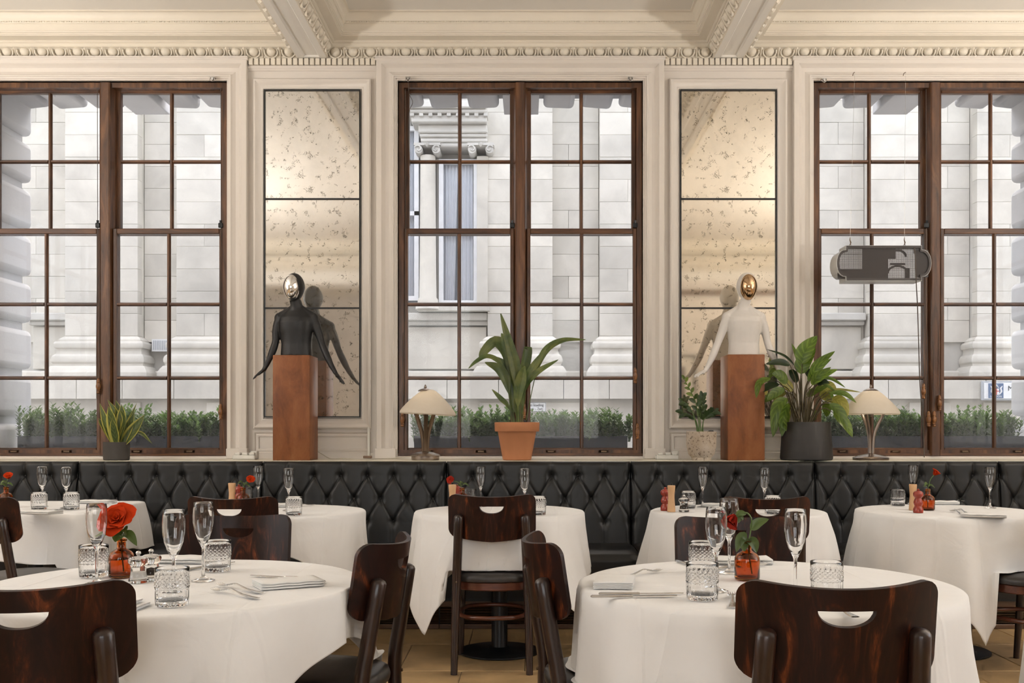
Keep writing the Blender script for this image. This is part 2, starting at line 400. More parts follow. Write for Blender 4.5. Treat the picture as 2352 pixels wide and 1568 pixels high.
def antique():
    for name, tint in (('mirror_antique', (.82,.81,.79)), ('mirror_antique_warm', (.86,.80,.70))):
        q = NT(name); v = q.tex('Object')
        big = q.noise(v, 2.4, 5, .6, .6); vein = q.noise(v, 30, 5, .7, 1.4); blot = q.noise(v, 20, 5, .6, .4)
        gate = q.noise(v, 3.1, 3, .5)
        mm = q.n('ShaderNodeMath', operation='SUBTRACT'); q.l(vein, mm.inputs[0]); mm.inputs[1].default_value = .5
        ab = q.n('ShaderNodeMath', operation='ABSOLUTE'); q.l(mm.outputs[0], ab.inputs[0])
        line = q.ramp(ab.outputs[0], [(.010, (1,)*3), (.030, (0,)*3)])
        g2 = q.ramp(blot, [(.555, (0,)*3), (.60, (1,)*3)])
        ml = q.n('ShaderNodeMath', operation='MULTIPLY'); q.l(line, ml.inputs[0]); q.l(g2, ml.inputs[1])
        haze = q.n('ShaderNodeMath', operation='MULTIPLY'); q.l(q.ramp(big, [(.35, (.07,)*3), (.75, (.30,)*3)]), haze.inputs[0]); haze.inputs[1].default_value = 1.0
        metal = q.b; q.set(Metallic=1.0, Roughness=.045); q.base(tint)
        df = q.n('ShaderNodeBsdfDiffuse'); q.l(q.mix(q.ramp(blot, [(.4, (0,)*3), (.65, (1,)*3)]), tuple(x*.80 for x in tint), (tint[0]*.70, tint[1]*.61, tint[2]*.46)), df.inputs[0])
        dk = q.n('ShaderNodeBsdfDiffuse'); dk.inputs[0].default_value = (.06,.05,.04,1)
        m1 = q.n('ShaderNodeMixShader'); q.l(haze.outputs[0], m1.inputs[0]); q.l(metal.outputs[0], m1.inputs[1]); q.l(df.outputs[0], m1.inputs[2])
        m2 = q.n('ShaderNodeMixShader'); q.l(ml.outputs[0], m2.inputs[0]); q.l(m1.outputs[0], m2.inputs[1]); q.l(dk.outputs[0], m2.inputs[2])
        q.l(m2.outputs[0], q.o.inputs[0])
antique()
def leafmat(name, dark, light, stripe=0, margin=None, back=None, rough=.35, trans=.35, freq=34):
    q = NT(name); uv = q.n('ShaderNodeUVMap'); sx = q.n('ShaderNodeSeparateXYZ'); q.l(uv.outputs[0], sx.inputs[0])
    f = q.noise(q.tex('Object', (1,1,1)), 14, 4); r = q.n('ShaderNodeObjectInfo')
    c = q.ramp(f, [(.3, dark), (.7, light)])
    d = q.n('ShaderNodeMath', operation='SUBTRACT'); q.l(sx.outputs[0], d.inputs[0]); d.inputs[1].default_value = .5
    ab = q.n('ShaderNodeMath', operation='ABSOLUTE'); q.l(d.outputs[0], ab.inputs[0])
    if stripe and freq < 5:          # parallel veins running along the blade
        wv = q.n('ShaderNodeMath', operation='MULTIPLY'); q.l(sx.outputs[0], wv.inputs[0]); wv.inputs[1].default_value = 55
        sn = q.n('ShaderNodeMath', operation='SINE'); q.l(wv.outputs[0], sn.inputs[0])
        pat = q.noise(q.tex('Object', (1,1,1)), 9, 3)
        c = q.mix(q.ramp(pat, [(.45, (0,)*3), (.62, (.75,)*3)]), c, (.24,.25,.07)); c = q.mix(q.ramp(sn.outputs[0], [(.3, (0,)*3), (.8, (stripe,)*3)]), c, (.20,.23,.08))
    elif stripe:
        k = q.n('ShaderNodeMath', operation='MULTIPLY_ADD'); q.l(ab.outputs[0], k.inputs[0]); k.inputs[1].default_value = -.5; q.l(sx.outputs[1], k.inputs[2])
        s1 = q.n('ShaderNodeMath', operation='MULTIPLY'); q.l(k.outputs[0], s1.inputs[0]); s1.inputs[1].default_value = freq
        s2 = q.n('ShaderNodeMath', operation='SINE'); q.l(s1.outputs[0], s2.inputs[0])
        c = q.mix(q.ramp(s2.outputs[0], [(.2, (0,)*3), (.8, (stripe,)*3)]), c, tuple(min(1,x*2.1) for x in light))
    if margin: c = q.mix(q.ramp(ab.outputs[0], [(.34, (0,)*3), (.40, (1,)*3)]), c, margin)
    c = q.mix(q.ramp(ab.outputs[0], [(.0, (.5,)*3), (.05, (0,)*3)]), c, tuple(x*.6 for x in dark)) if not margin else c
    hs = q.n('ShaderNodeHueSaturation'); q.l(c, hs.inputs['Color']); mr = q.n('ShaderNodeMapRange'); q.l(r.outputs['Random'], mr.inputs[0]); mr.inputs[3].default_value = .75; mr.inputs[4].default_value = 1.25; q.l(mr.outputs[0], hs.inputs['Value'])
    q.base(hs.outputs[0]); q.set(Roughness=rough)
    tl = q.n('ShaderNodeBsdfTranslucent'); q.l(q.mix(.5, hs.outputs[0], tuple(min(1,x*2) for x in light)), tl.inputs[0])
    mx = q.n('ShaderNodeMixShader'); mx.inputs[0].default_value = trans; q.l(q.b.outputs[0], mx.inputs[1]); q.l(tl.outputs[0], mx.inputs[2]); q.l(mx.outputs[0], q.o.inputs[0])
leafmat('leaf_aspidistra', (.04,.075,.022), (.12,.17,.05), .45, freq=2)
leafmat('leaf_snake', (.04,.07,.02), (.11,.14,.04), .3, margin=(.52,.47,.10), trans=.25, freq=40)
leafmat('leaf_calathea', (.05,.11,.015), (.17,.25,.035), .35, trans=.42)
leafmat('leaf_yellowing', (.22,.20,.04), (.42,.40,.10), .2, trans=.45)
leafmat('leaf_dark', (.012,.028,.010), (.035,.06,.018), .0, trans=.3)
leafmat('leaf_zz', (.020,.045,.012), (.06,.095,.022), 0, trans=.35)
leafmat('leaf_zz_new', (.10,.16,.03), (.18,.24,.05), 0, trans=.45)
leafmat('leaf_shrub', (.05,.10,.03), (.15,.24,.07), 0, trans=.35)
leafmat('leaf_rose', (.05,.09,.02), (.11,.16,.04), 0, trans=.3)
def shade():
    q = NT('alabaster'); v = q.tex('Object'); f = q.noise(v, 9, 5, .6, 1.2)
    q.base(q.ramp(f, [(.3, (.80,.73,.63)), (.7, (.87,.81,.72))])); q.set(Roughness=.35)
    tl = q.n('ShaderNodeBsdfTranslucent'); tl.inputs[0].default_value = (.86,.80,.70,1)
    mx = q.n('ShaderNodeMixShader'); mx.inputs[0].default_value = .4; q.l(q.b.outputs[0], mx.inputs[1]); q.l(tl.outputs[0], mx.inputs[2]); q.l(mx.outputs[0], q.o.inputs[0])
shade()
def perforated():
    q = NT('perforated_plate'); v = q.tex('Object', (1,1,1)); sx = q.n('ShaderNodeSeparateXYZ'); q.l(v, sx.inputs[0]); fr = []
    for i in (0, 2):
        a = q.n('ShaderNodeMath', operation='MULTIPLY'); q.l(sx.outputs[i], a.inputs[0]); a.inputs[1].default_value = 1/.0068
        b = q.n('ShaderNodeMath', operation='FRACT'); q.l(a.outputs[0], b.inputs[0])
        c = q.n('ShaderNodeMath', operation='GREATER_THAN'); q.l(b.outputs[0], c.inputs[0]); c.inputs[1].default_value = .45; fr.append(c.outputs[0])
    m = q.n('ShaderNodeMath', operation='MULTIPLY'); q.l(fr[0], m.inputs[0]); q.l(fr[1], m.inputs[1])
    q.base((.052,.043,.040)); q.set(Roughness=.5)
    tr = q.n('ShaderNodeBsdfTransparent'); mx = q.n('ShaderNodeMixShader'); q.l(m.outputs[0], mx.inputs[0]); q.l(q.b.outputs[0], mx.inputs[1]); q.l(tr.outputs[0], mx.inputs[2]); q.l(mx.outputs[0], q.o.inputs[0])
perforated()
# ------------------------------------------------------------------ the room
YW = 7.10                                # face of the window wall
WC = (-2.94, -0.06, 2.82)                # window centres
WH, WZ0, WZ1 = .85, .985, 3.582          # half width, bottom, top
BEAMS = (-4.38, -1.50, 1.38, 4.26); BH = .10; ZS = 3.735
XL, XR, YB = -5.5, 5.5, -5.0
# floor: grout bed and single stone tiles where the photograph shows the floor
fl = struct(MB().box(XL-.2, XR+.2, YB-.2, 7.3, -.06, -.004).build('floor', 'grout'))
tm = MB().cham(-.304, .304, -.304, .304, -.02, 0, .003).mesh('tile'); tm.materials.append(MAT['floor_tile'])
for i in range(-6, 7):
    for j in range(3, 10):
        t = link('tile', tm, fl); t.location = (-.02+i*.612+(.0 if j % 2 else .306), .36+j*.612, 0)
for nm, (x0, x1, y0, y1) in (('paving', (XL, -3.99, YB, 7.1)), ('paving', (3.97, XR, YB, 7.1)), ('paving', (-3.99, 3.97, YB, 1.87))):
    MB().box(x0, x1, y0, y1, -.02, -.001).build(nm, 'floor_tile', fl)
holes = [(c-WH, c+WH, WZ0, WZ1) for c in WC]
xs = sorted({XL-.2, XR+.2, *[c-WH for c in WC], *[c+WH for c in WC]})
struct(slab(xs, [-.05, WZ0, WZ1, 4.3], holes, YW, YW+.2).build('wall_front', 'paint'))
sw = slab([0.2, 1.1, 3.7, 7.0], [-.05, 1.0, 3.5, 4.3], [(1.1, 3.7, 1.0, 3.5)], 0, .2)
for nm, x in (('wall_left', XL), ('wall_right', XR)):
    m = slab([YB-.2, 1.05, 3.75, 7.1], [-.05, .95, 3.55, 4.3], [(1.05, 3.75, .95, 3.55)], 0, .2)
    m.v = [((x-.2+b) if x < 0 else (x+.2-b), a, c) for a, b, c in m.v]
    struct(m.build(nm, 'paint'))
bx = [XL-.2]; bh = []
for x in (-1.9, .5): bx += [x-.85, x+.85]; bh.append((x-.85, x+.85, .95, 3.55))
struct(slab(bx+[XR+.2], [-.05, .95, 3.55, 4.3], bh, YB-.2, YB+.02).build('wall_back', 'paint'))
struct(slab([1.9, XR], [0, 3.4], [], -1.45, -1.25).build('wall_partition', 'paint'))
struct(MB().box(XL-.2, XR+.2, YB-.2, 7.3, 4.0, 4.3).build('ceiling', 'paint_ceiling'))
# glazing bars of the rear windows and the invented side windows (they show in the mirrors and in the polished masks)
n_win = 4
def rear_window(cx, cyy, rz, hw):
    global n_win
    w_ = empty('window_%d' % n_win, (cx, cyy, 0), rz, kind='structure'); n_win += 1
    m = MB(); frame_sweep(m, [(-.06,0),(-.06,.06),(.0,.06),(.10,.05),(.10,0)], -hw, hw, .95, 3.55, 0); m.build('window_frame', 'paint', w_)
    for k in range(1, 4): MB().box(-hw+k*hw/2-.02, -hw+k*hw/2+.02, -.04, 0, .95, 3.55).build('glazing_bar', 'sash_wood', w_)
    for k in range(1, 5): MB().box(-hw, hw, -.04, 0, .95+k*.52-.018, .95+k*.52+.018).build('glazing_bar', 'sash_wood_h', w_)
for x in (-1.9, .5): rear_window(x, YB+.03, PI, .85)
rear_window(XL, 2.4, R(90), 1.35); rear_window(XR, 2.4, R(-90), 1.35)  # side windows are invented, to go with the added side fill
# ---- coffered ceiling: beams along y, one long coffer per bay
for i, bxx in enumerate(BEAMS):
    m = MB(); q = [(-BH,ZS),(-.056,ZS),(-.050,ZS+.006),(-.046,ZS+.014),(.046,ZS+.014),(.050,ZS+.006),(.056,ZS),(BH,ZS),(BH,4.05),(-BH,4.05)]
    m.prism([(bxx+a, b) for a, b in q], -1.3, YW); b_ = struct(m.build('trim_%d' % (i+1), 'paint_ceiling'))
    MB().box(bxx-.055, bxx+.055, YW-.045, YW, ZS, ZS+.02).build('panel_end', 'paint_ceiling', b_)
cb = MB().box(XL, XR, -1.75, -1.3, 3.36, 4.05).build('trim_5', 'paint_ceiling'); struct(cb)
prof = [(0,ZS),(.005,ZS),(.010,ZS+.006),(.010,ZS+.010),(.012,ZS+.013),(.010,ZS+.035),(.030,ZS+.060),(.044,ZS+.066),(.052,ZS+.068),(.052,ZS+.074),
        (.046,ZS+.076),(.046,ZS+.093),(.056,ZS+.096),(.056,ZS+.101),(.062,ZS+.104),(.062,ZS+.108),(.120,ZS+.118),(.120,ZS+.126),(.126,ZS+.127),(.126,ZS+.135),(.133,ZS+.137),(.133,ZS+.147),
        (.137,ZS+.149),(.137,ZS+.190),(.146,ZS+.194),(.149,ZS+.199),(.147,ZS+.205),(.150,ZS+.209),(.152,ZS+.222),(.160,ZS+.240),(.174,ZS+.254),(.186,ZS+.258),(.190,ZS+.258),(.190,ZS+.270)]
# egg and dart
eg = MB()
def eggpt(u, v):
    a = (u-.5)*PI; t = v*PI                       # v: bottom -> top
    r = math.sin(t)*(.85+.30*v)
    return (.032*r*math.sin(a), -.030*r*math.cos(a), -.031*math.cos(t)+.003)
eg.grid(eggpt, 10, 9); egg_me = eg.mesh('egg', 60, True); egg_me.materials.append(MAT['plaster'])
rm = MB()
def rimpt(u, v):
    t = (u-.5)*2*1.9                              # shell rim round the egg
    rr = .0055
    c = Vector((.046*math.sin(t), 0, -.042*math.cos(t)+.006)); nrm = Vector((math.sin(t), 0, -math.cos(t)))
    a = v*2*PI
    return c + nrm*rr*math.cos(a) + Vector((0,-1,0))*(.010+rr*2.2*math.sin(a))
rm.grid(rimpt, 12, 6); rim_me = rm.mesh('egg_rim', 60, True); rim_me.materials.append(MAT['plaster'])
dt = MB()
dt.loft([[(-.006,-.004,-.036),(0,-.016,-.036),(.006,-.004,-.036)],[(-.007,-.004,-.015),(0,-.018,-.015),(.007,-.004,-.015)],[(-.017,-.004,.028),(0,-.022,.03),(.017,-.004,.028)],[(-.018,-.004,.034),(0,-.018,.034),(.018,-.004,.034)]])
dart_me = dt.mesh('dart', 30); dart_me.materials.append(MAT['plaster'])
ncor = 6
for bi in range(3):
    x0, x1 = BEAMS[bi]+BH, BEAMS[bi+1]-BH
    m = MB(); hloop(m, prof, x0, x1, -1.3, YW)
    co = struct(m.build('trim_%d' % ncor, 'plaster', smooth=24)); ncor += 1
    tilt = R(24)
    n = 22; p = (x1-x0)/n
    for k in range(n):
        x = x0+(k+.5)*p
        if not -3.75 < x < 3.5: continue
        for me, nm, dx in ((egg_me,'egg',0),(rim_me,'egg_rim',0),(dart_me,'dart',p/2)):
            if nm == 'dart' and k == n-1: continue
            o = link(nm, me, co); o.location = (x+dx, YW-.020, ZS+.040); o.rotation_euler = (tilt,0,0)
    for side in (0, 1):
        X = (x0, x1)[side]; rz = R(90) if side == 0 else R(-90)
        for k in range(11):
            y = YW-.08-(k+.5)*p
            for me, nm, dy in ((egg_me,'egg',0),(rim_me,'egg_rim',0),(dart_me,'dart',p/2)):
                o = link(nm, me, co); o.location = (X+(.020 if side == 0 else -.020), y-dy, ZS+.040)
                o.rotation_mode = 'ZYX'; o.rotation_mode = 'XYZ'; o.rotation_euler = (tilt, 0, rz)
    # bead and reel line on the wall side
    bm_ = MB(); nb = int((x1-x0-.30)/.017)
    for k in range(nb):
        x = x0+.15+k*.017; L = .0065 if k % 3 else .003
        bm_.tube([(x-L,YW-.150,ZS+.201),(x,YW-.150,ZS+.201),(x+L,YW-.150,ZS+.201)], [.003,.0055,.003], 6)
    tag(bm_.build('bead_and_reel', 'plaster', co, 60), kind='stuff')
# cornices along the rear cross beam and back wall, seen only in the mirrors
for (y, z, x0, x1, rz) in ((-1.3, 3.62, -5.4, 5.4, 0), (YB+.02, 3.70, -5.4, 5.4, 0)):
    m = MB(); m.prism([(y,z-.06),(y+.03,z-.06),(y+.03,z),(y+.06,z+.02),(y+.06,z+.06),(y+.13,z+.10),(y+.13,z+.14),(y,z+.16)], x0, x1, 'x')
    c_ = struct(m.build('trim_%d' % ncor, 'plaster')); ncor += 1
    dm = MB().box(-.028,.028,0,.03,-.03,.03).mesh('dentil'); dm.materials.append(MAT['plaster'])
    lo, hi = (1.9, 4.4) if y > -2 else (-4.6, -1.8)
    for rng in ((1.9,4.4), (-4.6,-2.0)):
        k = rng[0]
        while k < rng[1]:
            o = link('dentil', dm, c_); o.location = (k, y+.03, z-.03); k += .085
# picture rail, panels and framed pictures on the partition (reflected in the mirrors)
struct(MB().box(1.9, 5.4, -1.25, -1.20, 3.18, 3.26).build('trim_%d' % ncor, 'base_wood')); ncor += 1
for k, x in enumerate((2.15, 3.55)):
    pf = empty('framed_picture', (x, -1.22, 1.75), 0, 'black framed picture %s, seen only as a reflection in the mirror' % ('left of the white bust' if k == 0 else 'right of the white bust'), 'picture', 'framed pictures reflected in the mirror')
    m = MB(); frame_sweep(m, [(0,0),(0,-.03),(.03,-.03),(.03,0)], -.33, .33, -.5, .5, 0); m.build('picture_frame', 'frame_black', pf)
    MB().box(-.33,.33,-.02,.005,-.5,.5).build('mount', 'picture_mat', pf); MB().box(-.2,.2,.004,.008,-.36,.36).build('print', 'picture_print', pf)
# ---- window casings, plinth blocks
cas = [(.0,-.06),(.0,.022),(.012,.022),(.012,.030),(.022,.031),(.024,.038),(.030,.040),(.034,.036),(.042,.026),(.060,.018),(.084,.022),(.100,.038),(.104,.046),(.108,.050),(.140,.050),(.144,.046),(.144,0)]
for k, c in enumerate(WC):
    m = MB(); frame_sweep(m, cas, c-WH, c+WH, WZ0-.02, WZ1, YW, closed=False)
    t = struct(m.build('trim_%d' % ncor, 'paint', smooth=28)); ncor += 1
    for s in (-1, 1):
        xa, xb = sorted((c+s*(WH+.006), c+s*(WH+.152)))
        MB().cham(xa, xb, YW-.066, YW, .966, 1.036, .004).build('plinth_block', 'paint', t)
    # flat frieze and fillets above the casing
    m = MB(); m.prism([(YW,3.712),(YW-.050,3.712),(YW-.054,3.716),(YW-.054,3.724),(YW-.060,3.728),(YW-.060,3.737),(YW,3.740)], c-WH-.15, c+WH+.15, 'x'); m.build('frieze', 'paint', t)
# ---- piers between the windows: dentils, mirror panel mouldings, lower panel
dm = MB().cham(-.0145, .0145, -.030, 0, -.0225, .0225, .002).mesh('dentil'); dm.materials.append(MAT['plaster'])
for k, c in enumerate((-1.50, 1.38)):
    m = MB(); m.prism([(YW,3.652),(YW-.008,3.652),(YW-.014,3.662),(YW-.020,3.668),(YW-.020,3.684),(YW-.004,3.686),(YW-.004,3.732),(YW,3.737)], c-.445, c+.445, 'x')
    t = struct(m.build('trim_%d' % ncor, 'paint')); ncor += 1
    for j in range(23):
        o = link('dentil', dm, t); o.location = (c-.4235+j*.0385, YW-.003, 3.709)
    pm = [(.0,.0),(.004,.012),(.012,.014),(.016,.012),(.030,.016),(.046,.030),(.056,.036),(.062,.036),(.062,.028),(.070,.022),(.070,0)]
    m = MB(); frame_sweep(m, pm, c-.337, c+.337, 1.243, 3.523, YW); m.build('panel_moulding', 'paint', t, 28)
    pl = [(.0,.0),(.004,.008),(.014,.010),(.022,.006),(.030,.014),(.034,0)]
    m = MB(); frame_sweep(m, pl, c-.37, c+.37, 1.035, 1.115, YW); m.build('panel_moulding', 'paint', t, 28)
    MB().box(c-.445, c+.445, YW-.012, YW, .965, 1.005).build('skirting', 'paint', t)
# sill
sl = struct(MB().cham(XL, XR, 6.60, YW+.06, .92, .965, .006).build('trim_%d' % ncor, 'sill_paint')); ncor += 1
struct(MB().box(XL, XR, 6.66, 6.76, 0, .92).build('wall_dado', 'paint'))
# ---- windows
cat_me = MB().cham(-.016,.016,-.018,0,-.012,.022,.004).tube([(0,-.012,.02),(0,-.012,.038)], [.007,.010], 8).mesh('sash_catch'); cat_me.materials.append(MAT['black_metal'])
lift_me = MB().cham(-.040,.040,-.010,0,-.012,.012,.003).cham(-.022,.022,-.016,-.008,-.006,.006,.002).mesh('sash_lift'); lift_me.materials.append(MAT['brass_dark'])
pane_cache = {}
def pane_mesh(wd, ht, hazy):
    key = (round(wd,4), round(ht,4), hazy)
    if key not in pane_cache:
        me = MB().box(-wd/2, wd/2, -.002, .002, 0, ht).mesh('pane'); me.materials.append(MAT['window_glass_dusty' if hazy else 'window_glass']); pane_cache[key] = me
    return pane_cache[key]
ROWS_UP = (3.049,); ROWS_LO = (2.040, 1.526)
def sash(win, xa, xb, z0, z1, rows, Y, stile, top, bot, hazy):
    s_ = empty('sash', (0,0,0)); s_.parent = win
    d = .045
    for x0_, x1_ in ((xa, xa+stile), (xb-stile, xb)): MB().cham(x0_, x1_, Y, Y+d, z0, z1, .004).build('stile', 'sash_wood', s_)
    MB().cham(xa+stile, xb-stile, Y, Y+d, z1-top, z1, .004).build('rail', 'sash_wood_h', s_)
    MB().cham(xa+stile, xb-stile, Y, Y+d, z0, z0+bot, .004).build('rail', 'sash_wood_h', s_)
    xm = (xa+xb)/2; ga, gb = xa+stile, xb-stile
    q = [(-.013,Y+.020),(-.013,Y+.028),(.013,Y+.028),(.013,Y+.020),(.006,Y+.004),(-.006,Y+.004)]
    m = MB(); m.add([(xm+a,b,z0+bot) for a,b in q]+[(xm+a,b,z1-top) for a,b in q], [(5,4,3,2,1,0),(6,7,8,9,10,11)]+[(i,(i+1)%6,6+(i+1)%6,6+i) for i in range(6)]); m.build('glazing_bar', 'sash_wood', s_)
    for z in rows:
        for p0, p1 in ((ga, xm-.012), (xm+.012, gb)):
            m = MB(); m.add([(p0,b,z+a) for a,b in q]+[(p1,b,z+a) for a,b in q], [(5,4,3,2,1,0),(6,7,8,9,10,11)]+[(i,(i+1)%6,6+(i+1)%6,6+i) for i in range(6)]); m.build('glazing_bar', 'sash_wood_h', s_)
    zz = [z0+bot, *sorted(rows), z1-top]
    for i in range(len(zz)-1):
        for p0, p1 in ((ga, xm), (xm, gb)):
            o = link('pane', pane_mesh(p1-p0, zz[i+1]-zz[i], hazy and i == 0), s_); o.location = ((p0+p1)/2, Y+.026, zz[i])
    return s_
for k, c in enumerate(WC):
    w_ = empty('window_%d' % (k+1), (0,0,0), kind='structure')
    m = MB(); frame_sweep(m, [(0,-.14),(0,-.02),(-.006,-.012),(-.040,-.012),(-.040,-.14)], c-WH, c+WH, WZ0, WZ1, YW, closed=True); m.build('frame', 'sash_wood', w_)
    MB().box(c-WH, c+WH, YW+.0, YW+.05, WZ0-.003, WZ0+.016).build('sill_rail', 'sash_wood_h', w_)
    m = MB(); q = [(-.048,YW+.14),(-.048,YW+.05),(-.040,YW+.02),(-.034,YW-.004),(-.026,YW-.012),(.026,YW-.012),(.034,YW-.004),(.040,YW+.02),(.048,YW+.05),(.048,YW+.14)]
    m.prism([(c+a, b) for a, b in q], WZ0+.0, WZ1-.01, 'z'); m.build('mullion', 'sash_wood', w_)
    for s in (-1, 1):
        xa, xb = (c-WH+.040, c-.044) if s < 0 else (c+.044, c+WH-.040)
        sash(w_, xa, xb, 2.530, WZ1-.035, ROWS_UP, YW+.078, .030, .022, .040, False)
        sash(w_, xa, xb, WZ0+.012, 2.566, ROWS_LO, YW+.020, .026, .038, .042, True)
        o = link('sash_catch', cat_me, w_); o.location = (xb-.012 if s < 0 else xb-.012, YW+.02, 2.580)
        for fx in (.22, .70):
            o = link('sash_lift', lift_me, w_); o.location = (xa+(xb-xa)*fx, YW+.022, 1.014)
    # sash cords
    for xx in ((c+WH-.052, c-.06) if k == 0 else (c-WH+.05,) if k == 1 else (c-.06,)):
        MB().tube([(xx,YW+.012,WZ1-.05),(xx+.002,YW+.012,2.6),(xx-.006,YW+.010,1.75),(xx-.004,YW+.008,1.38)], .0022, 6).build('sash_cord', 'cord', w_)
# turned wooden sash pulls on cords and metal blind pulleys
pullp = [(0,-.055),(.008,-.054),(.013,-.047),(.010,-.040),(.014,-.034),(.010,-.028),(.013,-.022),(.017,-.006),(.016,.006),(.011,.020),(.014,.026),(.010,.032),(.012,.040),(.006,.052),(0,.056)]
pull_me = MB().lathe(pullp, 14).mesh('sash_pull', 50); pull_me.materials.append(MAT['pull_wood'])
for (u, v, lab) in ((226,886,'turned wooden sash pull beside the left window mullion, above the snake plant'),(507,945,'turned wooden sash pull at the right edge of the left window'),(924,962,'turned wooden sash pull behind the left table lamp shade'),(1204,944,'turned wooden sash pull behind the long green leaves in the terracotta pot'),(1459,862,'upper turned wooden sash pull at the right edge of the middle window'),(1464,990,'lower turned wooden sash pull at the right edge of the middle window'),(2121,898,'upper turned wooden sash pull left of the right window mullion'),(2158,925,'turned wooden sash pull on the right side of the right window mullion'),(2133,962,'left one of the paired wooden sash pulls on the right mullion'),(2146,962,'right one of the paired wooden sash pulls on the right mullion')):
    p = at(u, v, YW-.03)
    o = empty('sash_pull', p, 0, lab, 'sash pull', 'turned wooden sash pulls'); link('handle', pull_me, o)
    MB().tube([(0,0,.05),(0,.012,.25),(0,.02,.6)], .0016, 5).build('cord', 'cord', o)
for i, (u, v) in enumerate(((488,181),(937,181),(1448,181),(1893,184))):
    p = at(u, v, YW-.06)
    o = empty('blind_pulley', p, 0, 'small chrome blind pulley ' + ('above the left window','at the top left corner of the middle window','at the top right corner of the middle window','at the top left corner of the right window')[i], 'pulley', 'blind pulleys')
    MB().cham(-.018,.018,-.005,.03,.006,.014,.002).build('bracket', 'chrome_fitting', o)
    MB().tube([(-.014,-.004,.008),(-.016,-.004,-.006),(0,-.004,-.018),(.016,-.004,-.006),(.014,-.004,.008)], .0035, 6).build('hook', 'chrome_fitting', o, 60)
    MB().tube([(0,-.008,0),(0,.008,0)], .009, 10).build('wheel', 'chrome_fitting', o, 60)
cd_ = MB().tube(catmull([at(937,184,YW-.06),at(940,215,YW-.05),at(948,235,YW-.05),at(940,256,YW-.05),at(938,300,YW-.05),at(942,380,YW-.05)], 30), .0020, 6).build('blind_pull_cord_loop', 'cord', None, 60)
tag(cd_, 'thin looped blind cord hanging in the top left of the middle window', 'cord')
# ---- antique mirrors
for k, c in enumerate((-1.50, 1.38)):
    mr = empty('wall_mirror', (c, YW-.012, 1.2516), 0, ('antiqued three pane wall mirror behind the black bust','antiqued three pane wall mirror behind the white bust')[k], 'mirror', 'antiqued wall mirrors')
    W2, h = .3325, .755
    m = MB(); frame_sweep(m, [(-.007,-.01),(-.007,.014),(0,.014),(0,-.01)], -W2, W2, 0, 3*h, 0); m.build('mirror_frame', 'frame_black', mr)
    for j in (1, 2): MB().box(-W2+.007, W2-.007, -.012, .008, j*h-.0055, j*h+.0055).build('divider', 'frame_black', mr)
    for j in range(3): MB().box(-W2+.006, W2-.006, -.003, .004, j*h+.004, (j+1)*h-.004).build('mirror_pane', ('mirror_antique','mirror_antique_warm')[k], mr)
# ------------------------------------------------------------------ outside: own facade
wo = slab(sorted({-9.0, 9.0, *[c-.945 for c in WC], *[c+.945 for c in WC]}), [-.3, .86, 3.70, 5.6], [(c-.945, c+.945, .86, 3.70) for c in WC], 7.32, 7.84)
wo = struct(wo.build('wall_outside', 'own_stone'))
jb = MB().cham(-.19, .19, -.29, .29, -.148, .148, .035); jm = jb.mesh('jamb_stone'); jm.materials.append(MAT['own_stone'])
def bevel(o, wd, seg=3, ang=40):
    b = o.modifiers.new('bevel', 'BEVEL'); b.width = wd; b.segments = seg; b.limit_method = 'ANGLE'; b.angle_limit = R(ang)
    for p in o.data.polygons: p.use_smooth = True
    return o
jm = MB().box(-.19, .19, -.28, .28, -.15, .15).mesh('jamb_stone', 50); jm.materials.append(MAT['own_stone'])
vm = MB().box(-.118, .118, -.28, .28, 0, .42).mesh('lintel_stone', 50); vm.materials.append(MAT['own_stone'])
km = MB().box(-.135, .135, -.32, .32, -.015, .46).mesh('keystone', 50); km.materials.append(MAT['own_stone'])
for c in WC:
    for s in (-1, 1):
        for j in range(8):
            o = link('jamb_stone', jm, wo); o.location = (c+s*(.893+.19), 7.63, 1.06+j*.358); bevel(o, .045)
    for j in range(-3, 4):
        if j == 0:
            o = link('keystone', km, wo); o.location = (c, 7.68, 3.64)
        else:
            o = link('lintel_stone', vm, wo); o.location = (c+j*.287, 7.63, 3.64); o.rotation_euler = (0, R(2.2*j), 0)
        bevel(o, .035 if j else .008)
    MB().cham(c-.945, c+.945, 7.30, 7.98, .78, .895, .02).build('window_ledge', 'own_stone', wo)
struct(MB().box(-14, 14, 7.84, 11.4, -.5, -.3).build('floor_street', 'asphalt'))
struct(MB().box(-14, 14, 10.9, 13.5, -.5, -.16).build('floor_pavement', 'pavement'))
